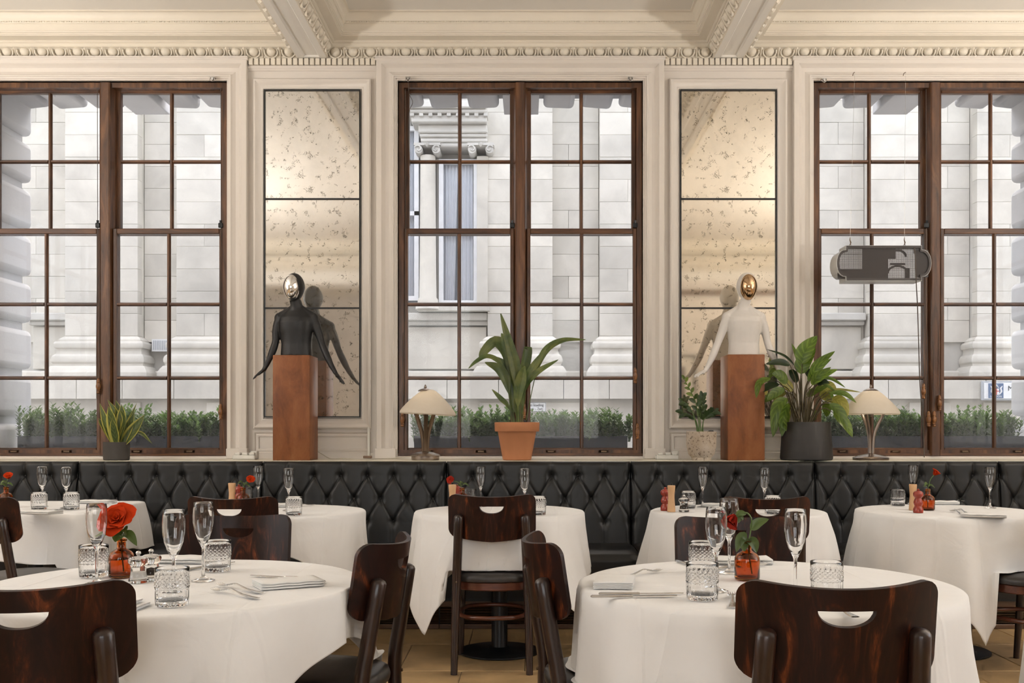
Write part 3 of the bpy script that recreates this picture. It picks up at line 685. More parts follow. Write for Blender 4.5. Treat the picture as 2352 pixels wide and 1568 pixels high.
# ---- opposite building, 5 m across the street
YF = 12.70; S = F/12.5
def fx(u): return (u-CX)/S
def fz(v): return CAMZ+(CY-v)/S
ob = empty('stone_building', (0, YF, -.3), 0, 'pale limestone building with pilasters across the street, seen through the windows', 'building')
def onb(o):                              # parent keeping world position
    o.parent = ob; o.matrix_parent_inverse = Matrix.Translation((0, -YF, .3)); return o
def bb(name, x0, x1, y0, y1, z0, z1, mat='limestone', c=.004): return onb(MB().cham(x0, x1, y0, y1, z0, z1, c).build(name, mat))
bb('wall', -12, 12, YF+.012, YF+.6, -.3, 7.6, 'limestone_grey')
CH = .272
def blocks(u0, u1, yface, z0, z1, splits, mat='limestone', off=0):
    x0, x1 = fx(u0), fx(u1); z = z0; j = off
    while z < z1-.02:
        h = min(CH, z1-z); n = splits[j % len(splits)]
        cuts = [0, *n, 1]
        for a, b in zip(cuts, cuts[1:]):
            xa, xb = x0+(x1-x0)*a, x0+(x1-x0)*b
            key = (round(xb-xa,3), round(h,3), mat)
            if key not in blocks.c:
                me = MB().cham(-(xb-xa)/2+.0015, (xb-xa)/2-.0015, 0, .14, .0015, h-.0015, .0025).mesh('stone_block'); me.materials.append(MAT[mat]); blocks.c[key] = me
            o = link('stone_block', blocks.c[key]); o.location = ((xa+xb)/2, yface+random.uniform(0,.004), z); onb(o)
        z += h; j += 1
blocks.c = {}
Z0 = fz(772); ZT = fz(170)
PIL = [(153,320),(408,560),(1120,1269),(1377,1530),(1994,2112),(2240,2420)]
for i, (a, b) in enumerate(PIL): blocks(a, b, YF-.25, Z0, ZT, [(), (.42,), (), ()] if i % 2 else [(), (), ()], off=i)
for i, (a, b, sp) in enumerate(((-60,153,[(.45,.75),(.6,),(.45,)]),(320,408,[()]),(1269,1377,[(),(.35,),()]),(1875,1994,[(.5,),()]),(1780,1875,[()]),(2112,2240,[(.6,),(),()]),(560,800,[(.4,),(.7,)]))):
    blocks(a, b, YF-.04, Z0-.06, ZT, sp, 'limestone', i)
for i, (a, b) in enumerate(PIL):         # returns of the pilasters
    bb('pilaster_core', fx(a)+.006, fx(b)-.006, YF-.24, YF+.02, Z0-.02, ZT+1.8)
# pilaster bases: stacked mouldings
basep = [(0,.0),(.10,0),(.10,.02),(.115,.04),(.118,.07),(.105,.10),(.085,.115),(.075,.12),(.065,.155),(.07,.175),(.09,.18),(.098,.20),(.095,.225),(.08,.245),(.055,.25),(.055,.265),(.02,.29),(0,.30)]
for i, (a, b) in enumerate(PIL):
    x0, x1 = fx(a), fx(b); zb = fz(842); m = MB(); rings = []
    for d, z in basep: rings.append([(x0-d, YF, zb+z*1.22), (x0-d, YF-.25-d, zb+z*1.22), (x1+d, YF-.25-d, zb+z*1.22), (x1+d, YF, zb+z*1.22)])
    m.loft(rings); onb(m.build('pilaster_base', 'limestone', smooth=25))
    m = MB(); rings = [[(x0-.12-d, YF, zb-.17+z), (x0-.12-d, YF-.37-d, zb-.17+z), (x1+.12+d, YF-.37-d, zb-.17+z), (x1+.12+d, YF, zb-.17+z)] for d, z in ((0,0),(.035,.02),(.05,.05),(.05,.09),(.03,.13),(.0,.17))]
    m.loft(rings); onb(m.build('pilaster_plinth', 'limestone', smooth=25))
bb('string_course', -12, 12, YF-.10, YF+.02, fz(868), fz(850), 'limestone', .02)
# dado blocks below, with a shadowed lower wall
zb0, zb1 = fz(917), fz(870); x = fx(-70); i = 0
while x < fx(2430):
    wd = (.62, .78, .55)[i % 3]; bb('stone_block', x+.003, x+wd-.003, YF-.42, YF, zb0, zb1); x += wd; i += 1
bb('plinth_wall', -12, 12, YF-.30, YF, -.3, zb0, 'limestone', .004)
for x in (-5.2,-3.9,-1.3,-.6,.2,1.6,3.1,4.6,5.5): bb('plinth_pier', x, x+.5, YF-.33, YF-.2, -.3, zb0-.04, 'limestone', .004)
bb('upper_cornice', -12, 12, YF-.5, YF+.1, fz(20), fz(-40), 'limestone', .03)
# low panels beside the pilasters
for a, b in ((60,153),(930,1120),(1875,1990)):
    bb('sill_band', fx(a), fx(b), YF-.20, YF, fz(735), fz(718), 'limestone_grey', .01)
    bb('sill_band', fx(a), fx(b), YF-.14, YF, fz(745), fz(735), 'limestone_grey', .01)
    bb('apron_panel', fx(a)+.02, fx(b)-.02, YF-.07, YF, fz(846), fz(748), 'limestone', .006)
# framed window with a column, ionic capitals and entablature (middle window, left half)
for (v1, v0, p0, u0) in ((258,274,.52,936),(274,282,.46,940),(282,300,.38,952),(300,318,.26,966),(318,326,.22,968),(326,336,.18,970),(336,346,.15,972)):
    bb('entablature', fx(u0), fx(1121), YF-.25-p0*.8, YF, fz(v0), fz(v1), 'limestone_grey', .012)
for k in range(9):
    u = 950+k*20.5; bb('dentil', fx(u), fx(u+9), YF-.60, YF-.4, fz(289), fz(281), 'limestone_grey', .003)
def capital(u):
    c = empty('capital', (0,0,0)); onb(c)
    x, z = fx(u), fz(353)
    MB().box(x-.16, x+.16, YF-.42, YF, z+.045, z+.075).build('abacus', 'limestone_grey', c)
    for s in (-1, 1):
        pts = [(x+s*(.105+(.048-.0075*t)*math.cos(t*1.05+.5)*1), YF-.42, z+.0+(.048-.0075*t)*math.sin(t*1.05+.5)) for t in [q*.35 for q in range(18)]]
        MB().tube(pts, .011, 6).build('volute', 'limestone_grey', c, 60)
        MB().tube([(x+s*.105,YF-.41,z),(x+s*.105,YF-.1,z)], .05, 12).build('volute_roll', 'limestone_grey', c, 60)
    MB().lathe([(.0,-.02),(.02,0),(.03,.02),(.0,.04)], 8, (x,YF-.43,z+.04)).build('rosette', 'limestone_grey', c, 60)
capital(985); capital(1106)
onb(MB().lathe([(.125,fz(700)),(.125,fz(690)),(.105,fz(685)),(.10,fz(600)),(.092,fz(362))], 24, (fx(984), YF-.26, 0)).build('column', 'limestone', smooth=50))
onb(MB().lathe([(.15,0),(.15,.03),(.13,.05),(.14,.06),(.11,.08)], 20, (fx(984), YF-.26, fz(712))).build('column_base', 'limestone', smooth=50))
bb('jamb', fx(1096), fx(1121), YF-.28, YF, fz(705), fz(362)); bb('jamb', fx(1002), fx(1012), YF-.16, YF, fz(705), fz(362), 'limestone_grey')
bb('window_sill', fx(960), fx(1125), YF-.32, YF, fz(716), fz(703))
def bwin(u0, u1, v0, v1, yy):
    w_ = empty('window', (0,0,0)); onb(w_)
    x0, x1, z0, z1 = fx(u0), fx(u1), fz(v1), fz(v0)
    m = MB(); frame_sweep(m, [(0,-.03),(0,.03),(-.055,.03),(-.055,-.03)], x0, x1, z0, z1, yy); m.build('window_frame', 'white_wood', w_)
    zm = z0+(z1-z0)*.50; MB().box(x0, x1, yy-.03, yy+.02, zm-.025, zm+.025).build('meeting_rail', 'white_wood', w_)
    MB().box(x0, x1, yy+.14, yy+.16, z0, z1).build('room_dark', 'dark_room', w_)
    for za, zc in ((z0, zm), (zm, z1)): MB().box(x0+.04, x1-.04, yy+.012, yy+.018, za+.02, zc-.02).build('pane', 'window_glass', w_)
    m = MB()
    for s, (a, b) in enumerate(((x0+.05, x0+(x1-x0)*.48), (x0+(x1-x0)*.52, x1-.05))):
        m = MB(); m.grid(lambda p, q: (a+(b-a)*p*(1-.25*(1-q)*(1 if s == 0 else -.2)), yy+.07+.022*math.sin(p*26+s)*(.6+.4*q), z0+.02+(z1-z0-.04)*q), 40, 4)
        m.build('curtain', 'curtain', w_, 180)
bwin(1008, 1098, 366, 700, YF-.18); bwin(900, 962, 290, 690, YF-.18)
bb('vent_back', fx(342), fx(384), YF-.07, YF, fz(805), fz(777), 'limestone_grey', .003)
vg = empty('air_vent', (fx(363), YF-.083, fz(791)), 0, 'white slotted air vent in the stone wall beyond the left window', 'vent')
MB().box(-.115,.115,-.012,.01,-.075,.075).build('plate', 'sign_white', vg)
for k in range(9): MB().box(-.098+k*.022,-.086+k*.022,-.016,-.011,-.058,.058).build('slot', 'sign_grey', vg)
# ---- street signs on the opposite wall
def text(name, body, size, loc, mat, parent, align='CENTER'):
    cu = bpy.data.curves.new(name, 'FONT'); cu.body = body; cu.size = size; cu.align_x = align; cu.extrude = .002
    o = bpy.data.objects.new(name, cu); COL.objects.link(o); o.data.materials.append(MAT[mat]); o.location = loc; o.rotation_euler = (PI/2,0,0)
    o.parent = parent
    dg = bpy.context.evaluated_depsgraph_get(); me = bpy.data.meshes.new_from_object(o.evaluated_get(dg)); me.name = name
    o2 = link(name, me, parent); o2.location = loc; o2.rotation_euler = (PI/2,0,0)
    if not me.materials: me.materials.append(MAT[mat])
    bpy.data.objects.remove(o); return o2
p = at(1230, 935, 12.34); sg = empty('parking_sign', p, 0, 'small white no loading sign on the stone wall behind the hedge', 'sign')
MB().cham(-.128,.128,0,.02,-.055,.06,.004).build('plate', 'sign_white', sg)
m = MB(); frame_sweep(m, [(0,0),(0,.002),(.004,.002),(.004,0)], -.12, .12, -.048, .053, 0); m.build('border', 'sign_ink', sg)
text('lettering', 'No loading', .044, (0,-.003,.012), 'sign_ink', sg); text('lettering', '3pm - 7am', .042, (0,-.003,-.032), 'sign_ink', sg)
p = at(2300, 897, 12.24); cs = empty('street_sign', p, 0, 'street name plate with blue crest panel beyond the right window', 'sign')
MB().cham(-.235,1.0,0,.03,-.115,.115,.004).build('backing', 'sign_grey', cs)
MB().cham(-.21,1.0,-.008,.0,-.095,.095,.002).build('plate', 'sign_white', cs)
MB().cham(-.16,.02,-.013,-.007,-.088,.088,.001).build('crest_panel', 'sign_blue', cs)
MB().box(-.095,-.035,-.017,-.012,-.05,.025).build('shield', 'sign_white', cs)
MB().box(-.069,-.061,-.020,-.016,-.05,.025).build('cross', 'sign_red', cs); MB().box(-.095,-.035,-.020,-.016,-.010,-.002).build('cross', 'sign_red', cs)
for s in (-1, 1): MB().tube([(-.065+s*.035,-.015,-.045),(-.065+s*.06,-.015,-.01),(-.065+s*.05,-.015,.03),(-.065+s*.07,-.015,.055)], [.006,.012,.011,.004], 6).build('supporter', 'sign_white', cs, 60)
MB().tube([(-.09,-.015,.035),(-.065,-.015,.065),(-.04,-.015,.035)], [.005,.012,.005], 6).build('helmet', 'sign_white', cs, 60)
text('lettering', 'LONDON', .03, (-.07,-.014,-.078), 'sign_white', cs); text('lettering', 'M', .085, (.105,-.010,-.0), 'sign_ink', cs)
# ---- planter troughs with hedging on the ledges outside
def shrub_mesh(seed, h, nst):
    rnd = random.Random(seed); m = MB()
    for k in range(nst):
        a = rnd.uniform(0, 2*PI); b = Vector((rnd.uniform(-.10,.10), rnd.uniform(-.10,.10), -.02)); top = b + Vector((math.cos(a)*.04, math.sin(a)*.03, h*rnd.uniform(.6,1.1)))
        m.tube([b, b.lerp(top,.5)+Vector((rnd.uniform(-.01,.01),0,0)), top], [.0028,.002,.001], 4)
        n = 30
        for j in range(n):
            t = .12+.88*j/n; p = b.lerp(top, t); az = j*2.4+rnd.uniform(-.4,.4); el = .35+.5*t
            d = Vector((math.cos(az)*math.cos(el), math.sin(az)*math.cos(el), math.sin(el))); L = rnd.uniform(.026,.042); wd = L*.26
            sd_ = d.cross(Vector((0,0,1))).normalized(); up = sd_.cross(d)
            o = m.add([p, p+d*L*.5+sd_*wd+up*.002, p+d*L, p+d*L*.5-sd_*wd+up*.002], [(0,1,2,3)])
            for q, uvq in zip(range(4), ((.5,0),(1,.5),(.5,1),(0,.5))): m.uv[o+q] = uvq
    me = m.mesh('shrub'); me.materials.append(MAT['leaf_shrub']); return me
shm = [shrub_mesh(1,.19,30), shrub_mesh(2,.22,30), shrub_mesh(3,.25,30), shrub_mesh(4,.17,30)]
for k, c in enumerate(WC):
    tr = empty('planter_trough', (c, 7.58, .897), 0, 'dark trough of green hedging outside the %s window' % ('left','middle','right')[k], 'planter', 'planter troughs')
    t_ = MB(); t_.box(-.775,.775,-.15,-.135,0,.222); t_.box(-.775,.775,.135,.15,0,.222); t_.box(-.775,-.76,-.135,.135,0,.222); t_.box(.76,.775,-.135,.135,0,.222); t_.box(-.76,.76,-.135,.135,0,.02)
    t_.build('trough', 'trough', tr, weld=True); MB().box(-.76,.76,-.135,.135,.02,.195).build('soil', 'soil', tr)
    rnd = random.Random(k+20)
    for j in range(17):
        o = link('shrub', shm[rnd.randrange(4)], tr); tag(o, kind='stuff'); o.location = (-.70+j*.0875+rnd.uniform(-.02,.02), rnd.uniform(-.04,.04), .2); o.rotation_euler = (0,0,rnd.uniform(0,6)); s = rnd.uniform(.85,1.12); o.scale = (1.1, 1.1, s)
# ------------------------------------------------------------------ banquette: tufted sections
PITCH, ROWH, ZROW = .1675, .1435, .872
def tuft_y(x, z, wdt):                    # x from section centre; returns y of the leather face
    a = x/PITCH + .5; b = max(-2.0, min(0.0, (z-ZROW)/ROWH))
    s, t = a+b/2, a-b/2
    ds, dt_ = abs(s-round(s)), abs(t-round(t))
    puff = (1-math.exp(-ds*18))*(1-math.exp(-dt_*18))
    lat = math.hypot(ds, dt_)
    inner = 1 if ZROW-2.3*ROWH < z < ZROW+.3*ROWH else 0
    dx = min(ds, dt_)*PITCH
    best = 9
    for row in range(3):
        off = 0 if row % 2 == 0 else .5
        k = round(a-off)+off; xx = (k-.5)*PITCH; zz = ZROW-row*ROWH
        best = min(best, math.hypot(x-xx, z-zz))
    dimple = math.exp(-(best/.024)**1.6)
    ed = max(0, abs(x)-(wdt/2-.03))/.03
    return 6.455 + .04*(z-.45)/.5 - .009*puff + .0045*math.exp(-dx/.0035) + .020*dimple + .022*ed*ed
SECT = [-4.042, -2.870, -1.698, -.526, .646, 1.818, 2.990, 4.162]
SL = ['far left section of black tufted leather banquette, behind the square cornered table','black tufted leather banquette section below the snake plant','black tufted leather banquette section below the black bust','black tufted leather banquette section below the terracotta pot','black tufted leather banquette section below the white bust','black tufted leather banquette section below the right table lamp','far right section of black tufted leather banquette at the picture edge']
btn = MB().lathe([(0,-.007),(.006,-.006),(.010,-.002),(.010,.004),(0,.004)], 10); btn.v = [(x, z, y) for x, y, z in btn.v]
btn_me = btn.mesh('button', 60); btn_me.materials.append(MAT['leather'])
def back_mesh(wdt):
    m = MB(); nx, nz = 300, 130
    def fn(u, v):
        x = (u-.5)*(wdt-.004)
        if v < .86:
            z = .40+(.935-.40)*v/.86; return (x, tuft_y(x, z, wdt), z)
        t = (v-.86)/.14; y0 = tuft_y(x, .935, wdt); a = t*PI/2
        if t < .7:
            a = t/.7*PI/2; return (x, y0+.035*(1-math.cos(a)), .935+.030*math.sin(a)-.004*(1 if False else 0))
        q = (t-.7)/.3; return (x, y0+.035+q*(6.59-y0-.035), .965-.004*q)
    m.grid(fn, nx, nz)
    # sides and rear
    return m
bme = None
for i in range(7):
    x0, x1 = SECT[i], SECT[i+1]; c = (x0+x1)/2; wdt = x1-x0
    bq = empty('banquette_section', (c, 6.3, 0), 0, SL[i], 'banquette', 'black leather banquette sections')
    if bme is None:
        m = back_mesh(wdt); m.v = [(x, y-6.3, z) for x, y, z in m.v]; bme = m.mesh('backrest', 180); bme.materials.append(MAT['leather'])
        kb = MB().box(-wdt/2+.004, wdt/2-.004, .215, .292, .05, .955).mesh('back_board'); kb.materials.append(MAT['frame_black'])
        sm_ = MB()
        def seatpt(u, v):
            x = (u-.5)*(wdt-.004); ed = max(0, abs(x)-(wdt/2-.035))/.035
            P_ = [(.20,.435),(.10,.458),(-.10,.462),(-.26,.455),(-.325,.438),(-.350,.405),(-.350,.36),(-.345,.30),(-.340,.185)]
            q = v*(len(P_)-1); k = min(int(q), len(P_)-2); f = q-k
            y = P_[k][0]*(1-f)+P_[k+1][0]*f; z = P_[k][1]*(1-f)+P_[k+1][1]*f
            return (x, y+.012*ed*ed, z-.016*ed*ed)
        sm_.grid(seatpt, 40, 32); sme = sm_.mesh('seat_cushion', 180); sme.materials.append(MAT['leather'])
    link('backrest', bme, bq); link('back_board', kb, bq); link('seat_cushion', sme, bq)
    bs = MB().box(-wdt/2, wdt/2, -.33, .2, .165, .40).build('seat_base', 'frame_black', bq)
    for row in range(3):
        n = range(-3, 4) if row % 2 == 0 else range(-3, 3)
        for k in n:
            xx = (k+.0)*PITCH+(-.0 if row % 2 == 0 else PITCH/2)
            xx = (k)*PITCH+PITCH*.5 if row % 2 == 0 else k*PITCH+PITCH
            if abs(xx) > wdt/2-.04: continue
            zz = ZROW-row*ROWH
            o = link('button', btn_me, bq); o.location = (xx, tuft_y(xx, zz, wdt)-6.3+.001, zz)
    # base with ventilation slats
    rl = MB().cham(-wdt/2+.001, wdt/2-.001, -.315, -.27, .128, .167, .004).build('base_rail', 'base_wood', bq)
    MB().cham(-wdt/2+.001, wdt/2-.001, -.315, -.27, 0, .028, .004).build('base_rail', 'base_wood', bq)
    for s in range(6):
        M_ = Matrix.Translation((0,-.292,.040+s*.0155)) @ Matrix.Rotation(R(28),4,'X')
        MB().box(-wdt/2+.004, wdt/2-.004, -.011, .011, -.002, .002, M_).build('vent_slat', 'lamp_bronze', bq)
    for xx in (-.5, 0, .5): MB().box(xx*wdt*.9-.006, xx*wdt*.9+.006, -.280, -.272, .026, .13).build('slat_support', 'lamp_bronze', bq)
    MB().box(-wdt/2+.001, wdt/2-.001, -.25, -.24, 0, .165).build('base_back', 'frame_black', bq)

# ------------------------------------------------------------------ chairs (facing +y in their own frame)
def chair_panel():
    W, zb, zt, rc = .2025, .645, .850, .040
    hw, hz, hh = .057, .806, .034
    def zt_(x):
        e = abs(x)-(W-rc)
        base = zt + .016*(abs(x)/W)**2
        return base - (rc-math.sqrt(max(0, rc*rc-e*e)) if e > 0 else 0)
    def zb_(x):
        e = abs(x)-(W-rc); base = zb - .010*math.cos(x/W*PI/2) + .012*(abs(x)/W)
        return base + (rc-math.sqrt(max(0, rc*rc-e*e)) if e > 0 else 0)
    def hb_(x):
        q = abs(x)/hw
        return hz - hh*math.sqrt(max(0, 1-q**2.2)) if q < 1 else hz
    xs_ = sorted({round(-W+2*W*i/44, 5) for i in range(45)} | {-hw, hw} | {round(-hw+2*hw*i/16, 5) for i in range(17)} | {round(s*(W-rc*(1-math.sin(t))), 5) for s in (-1,1) for t in (.9,1.1,1.3,1.45,1.57)})
    bm = bmesh.new(); cols = []
    def yb(x, z): return 1.9*x*x - .15*(z-.72)
    for x in xs_:
        zz = [zb_(x)+(hb_(x)-zb_(x))*j/5 for j in range(6)]; tz = [hz+(zt_(x)-hz)*j/2 for j in range(3)]
        cols.append(([bm.verts.new((x, yb(x,z), z)) for z in zz], [bm.verts.new((x, yb(x,z), z)) for z in tz]))
    for i in range(len(cols)-1):
        for part in (0, 1):
            a, b = cols[i][part], cols[i+1][part]
            for j in range(len(a)-1): bm.faces.new((a[j], b[j], b[j+1], a[j+1]))
    bmesh.ops.remove_doubles(bm, verts=bm.verts, dist=1e-6)
    bmesh.ops.dissolve_degenerate(bm, dist=1e-6, edges=bm.edges)
    bmesh.ops.recalc_face_normals(bm, faces=bm.faces)
    bmesh.ops.solidify(bm, geom=bm.faces[:], thickness=.013)
    bmesh.ops.recalc_face_normals(bm, faces=bm.faces)
    me = bpy.data.meshes.new('backrest'); bm.to_mesh(me); bm.free()
    for p in me.polygons: p.use_smooth = True
    me.set_sharp_from_angle(angle=R(40)); me.materials.append(MAT['chair_wood']); return me
def superell(a, b, n, e=2.6, ys=0, taper=0):
    out = []
    for k in range(n):
        t = 2*PI*k/n; c_, s_ = math.cos(t), math.sin(t)
        x = a*abs(c_)**(2/e)*(1 if c_ > 0 else -1); y = b*abs(s_)**(2/e)*(1 if s_ > 0 else -1)
        out.append((x*(1+taper*y/b), y+ys))
    return out
def make_chair():
    t = empty('dining_chair')
    bp = link('backrest', chair_panel(), t); bp.location = (0, -.235, 0); bevel(bp, .0035, 2, 50)
    for s in (-1, 1):
        pts = [(s*.180,-.213,0),(s*.176,-.196,.22),(s*.170,-.180,.44),(s*.163,-.202,.60),(s*.157,-.227,.752)]
        cv = catmull(pts, 14); rr = [.0165+.0055*min(1, i/7) for i in range(15)]
        top = [Vector((s*.157,-.229,.760)), Vector((s*.157,-.230,.764))]
        o = MB().tube(cv+top, rr+[.017,.008], 12).build('leg', 'chair_leg', t, 50)
        MB().lathe([(0,0),(.005,0),(.005,.004),(0,.005)], 8).build('screw_cap', 'brass_dark', o).matrix_local = Matrix.Translation((s*.170,-.202,.44)) @ Matrix.Rotation(R(90),4,'X')
        o = MB().tube([(s*.176,.225,0),(s*.172,.205,.2),(s*.165,.185,.42)], [.0145,.0175,.020], 10).build('leg', 'chair_leg', t, 50)
    m = MB(); m.loft([[(x,y,z) for x,y in superell(.192*k,.196*k,36,2.8,.01,.05)] for k, z in ((.97,.392),(1,.397),(1,.43),(.97,.436))]); m.build('seat_frame', 'chair_apron', t, 40)
    m = MB(); m.loft([[(x,y,z) for x,y in superell(.205*k,.21*k,40,2.8,.012,.05)] for k, z in ((.95,.434),(1.0,.438),(1.01,.452),(.985,.468),(.9,.476),(.65,.480),(.3,.481),(.05,.481))]); m.build('seat_cushion', 'seat_leather', t, 60)
    ring = [Vector((.165*abs(math.cos(a))**.75*(1 if math.cos(a) > 0 else -1), .195*abs(math.sin(a))**.75*(1 if math.sin(a) > 0 else -1)+.0, .265)) for a in [2*PI*k/32 for k in range(33)]]
    MB().tube(ring, .0105, 8, cap=False).build('stretcher', 'chair_apron', t, 60)
    return t
CH_ = [  # x, y (of the panel), facing angle from +y (counter-clockwise), label
 (-1.055, 2.29, 8, 'dark wooden chair seen from behind in the bottom left corner, nearest the camera'),
 (.640, 2.31, 0, 'dark wooden chair seen from behind at lower right with streaky orange grain, nearest the camera'),
 (-.378, 2.93, 82, 'dark chair turned side-on at the right of the front left round table'),
 (.012, 2.95, -84, 'dark chair turned side-on at the left of the front right round table'),
 (-.177, 5.085, 0, 'dark chair with its back to us at the middle back table, all four legs showing'),
 (-1.068, 3.515, 180, 'reddish dark chair facing us behind the front left rose table'),
 (-1.372, 4.925, 0, 'dark chair seen from behind at the back table below the black bust'),
 (.724, 3.435, 180, 'reddish dark chair facing us behind the drooping rose'),
 (1.092, 4.92, 0, 'dark chair seen from behind at the back table below the white bust'),
 (-2.43, 4.93, -28, 'dark chair cut off by the left picture edge, at the square cornered table'),
 (2.42, 4.95, 24, 'dark chair cut off by the right picture edge, at the far right back table')]
proto = make_chair(); CHAIRS = []
for i, (x, y, a, lab) in enumerate(CH_):
    o = proto if i == 0 else copy_tree(proto)
    ang = R(a); # panel sits .235 behind the origin
    o.rotation_euler = (0,0,ang)
    if i in (2, 3):   # side chairs: given by the middle of the panel
        d = Vector((-math.sin(ang), math.cos(ang))); o.location = (x+d.x*.235, y+d.y*.235, 0)
    else: o.location = (x, y, 0)
    tag(o, lab, 'chair', 'dark bentwood dining chairs'); CHAIRS.append((ang, o.location.x, o.location.y))

# ------------------------------------------------------------------ tables
ZT_ = .735
def cloth_mesh(r, hs, rot, seed, square=False, flare=.22, nf=9, amp=.05, floorz=.01, drop_lim=9):
    rnd = random.Random(seed); ph = [rnd.uniform(0, 6.28) for _ in range(6)]
    nth, ns = 220, 46; m = MB()
    def edge(th):                          # table rim radius
        if not square: return r
        e = 1/max(abs(math.cos(th)), abs(math.sin(th))); return r*min(e, 1.36)
    vs_ = [(0,0,ZT_+.006)]
    for i in range(nth):
        th = 2*PI*i/nth; lt = th-rot
        L = hs/max(abs(math.cos(lt)), abs(math.sin(lt))); L = min(L, hs*1.405)
        rr = edge(th if square else lt); hang = max(.02, L-rr)
        corner = abs(math.sin(2*lt))**3      # 1 at the cloth corners
        fold = math.cos(4*lt+PI)*.5 + .32*math.sin(nf*lt+ph[0]) + .22*math.sin((nf+5)*lt+ph[1]) + .14*math.sin((nf*2+3)*lt+ph[2])
        for j in range(1, ns+1):
            if j <= 14:
                q = j/14; R_ = rr*q; z = ZT_+.006; 
                if q > .97: z -= .0015
            else:
                q = (j-14)/(ns-14); d = hang*q
                rb = .016
                if d < rb*1.4:
                    a = d/(rb*1.4)*PI/2*.92; R_ = rr+rb*math.sin(a); z = ZT_+.006-rb*(1-math.cos(a))
                else:
                    dd = d-rb*.8; sl = flare*(.42+.58*max(-.6, fold)); out = dd*sl*(1-.30*min(1, dd/.7))
                    wob = .006*math.sin(3*th+dd*9+ph[3])+.022*dd*math.sin(13*lt+ph[4]+dd*2)+.012*dd*math.sin(23*lt+ph[5])
                    R_ = rr+rb+out+wob*min(1, dd/.1); z = ZT_+.006-rb-(dd-.002)*math.sqrt(max(.2, 1-sl*sl*.8))
                    z = max(z, floorz+.002*math.sin(9*th))
            vs_.append((R_*math.cos(th), R_*math.sin(th), z))
    fs = []
    for i in range(nth):
        a = 1+i*ns; b = 1+((i+1) % nth)*ns
        fs.append((0, a, b))
        for j in range(ns-1): fs.append((a+j, a+j+1, b+j+1, b+j))
    m.add(vs_, fs); return m
CHX = CHAIRS
def settle(m, x, y):                     # the cloth rests on chair and banquette seats and hangs inside the chair backs
    out = []
    for vx, vy, vz in m.v:
        for ca, cxx, cyy in CHX:
            dx, dy = vx+x-cxx, vy+y-cyy; lx = dx*math.cos(ca)+dy*math.sin(ca); ly = -dx*math.sin(ca)+dy*math.cos(ca)
            if abs(lx) < .25 and -.5 < ly < -.150 and .05 < vz < .9 and math.hypot(vx, vy) > .40:
                ly2 = -.150+.06*(ly+.150)*0; dx, dy = lx*math.cos(ca)-ly2*math.sin(ca), lx*math.sin(ca)+ly2*math.cos(ca); vx, vy = dx+cxx-x, dy+cyy-y; ly = ly2
            if abs(lx) < .225 and -.21 < ly < .235: vz = max(vz, .4865)
        if vy+y > 5.90: vz = max(vz, .475)
        out.append((vx, vy, vz))
    m.v = out; return m
def table(name, x, y, r, hs, rot, seed, lab, clab, square=False, **k):
    t = empty('dining_table', (x,y,0), 0, lab, 'table', 'white clothed dining tables')
    if square:
        m = MB(); m.loft([[(a,b,z) for a,b in superell(r*k,r*k,48,7)] for k, z in ((.985,ZT_-.03),(.99,ZT_-.02),(.99,ZT_-.004),(.975,ZT_))]); m.build('tabletop', 'chair_apron', t, 40)
    else: MB().lathe([(0,ZT_-.03),(r-.01,ZT_-.03),(r-.004,ZT_-.02),(r-.004,ZT_-.004),(r-.012,ZT_),(0,ZT_)], 48).build('tabletop', 'chair_apron', t, 40)
    MB().lathe([(.045,.02),(.042,.03),(.042,ZT_-.03)], 20).build('column', 'black_metal', t, 50)
    MB().lathe([(0,.0),(.212,0),(.215,.004),(.214,.010),(.18,.014),(.06,.022),(.045,.03)], 40).build('base_plate', 'black_metal', t, 50)
    c = settle(cloth_mesh(r, hs, rot, seed, square, **k), x, y).build('tablecloth', 'tablecloth', None, 180); c.location = (x,y,0)
    s_ = c.modifiers.new('thickness', 'SOLIDIFY'); s_.thickness = .0018; s_.offset = 1
    tag(c, clab, 'tablecloth', 'white tablecloths'); return t
TB = {}
def T(key, *a, **k): TB[key] = a[1:4]; table(*a, **k)
T('FL', 'fl', -.985, 2.845, .505, .635, R(-15), 3, 'round pedestal table at front left, under the cloth with the big red rose', 'white cloth on the front left round table with the upright red rose', flare=.34, nf=7)
T('FR', 'fr', .656, 2.843, .505, .86, R(10), 5, 'round pedestal table at front right, under the cloth with the drooping rose', 'white cloth on the front right round table with the drooping rose', flare=.22, nf=8)
T('T1', 't1', -2.73, 5.66, .44, .68, 0, 8, 'square table at far left by the banquette, under a cloth', 'white cloth on the square table at the left edge', square=True, flare=.40, nf=4)
T('T2', 't2', -1.31, 5.38, .43, .60, R(5), 11, 'round table below the black bust, under a cloth', 'white cloth on the back table below the black bust', flare=.26)
T('T3', 't3', -.155, 5.38, .43, .725, R(2), 14, 'round table in the middle by the banquette, its black base showing', 'white cloth with pointed corners on the middle back table', flare=.42, nf=6)
T('T4', 't4', 1.096, 5.38, .44, .70, R(28), 17, 'round table below the white bust, under a cloth', 'white cloth on the back table below the white bust', flare=.30)
T('T5', 't5', 2.20, 5.38, .45, .75, R(40), 19, 'round table at far right by the banquette, with the red mill on it', 'white cloth on the far right back table with the red mill', flare=.30)
T('T6', 't6', 2.03, 2.95, .50, .86, R(15), 23, 'round table cut off by the right picture edge, under a cloth', 'white cloth just showing at the lower right picture edge', flare=.17)
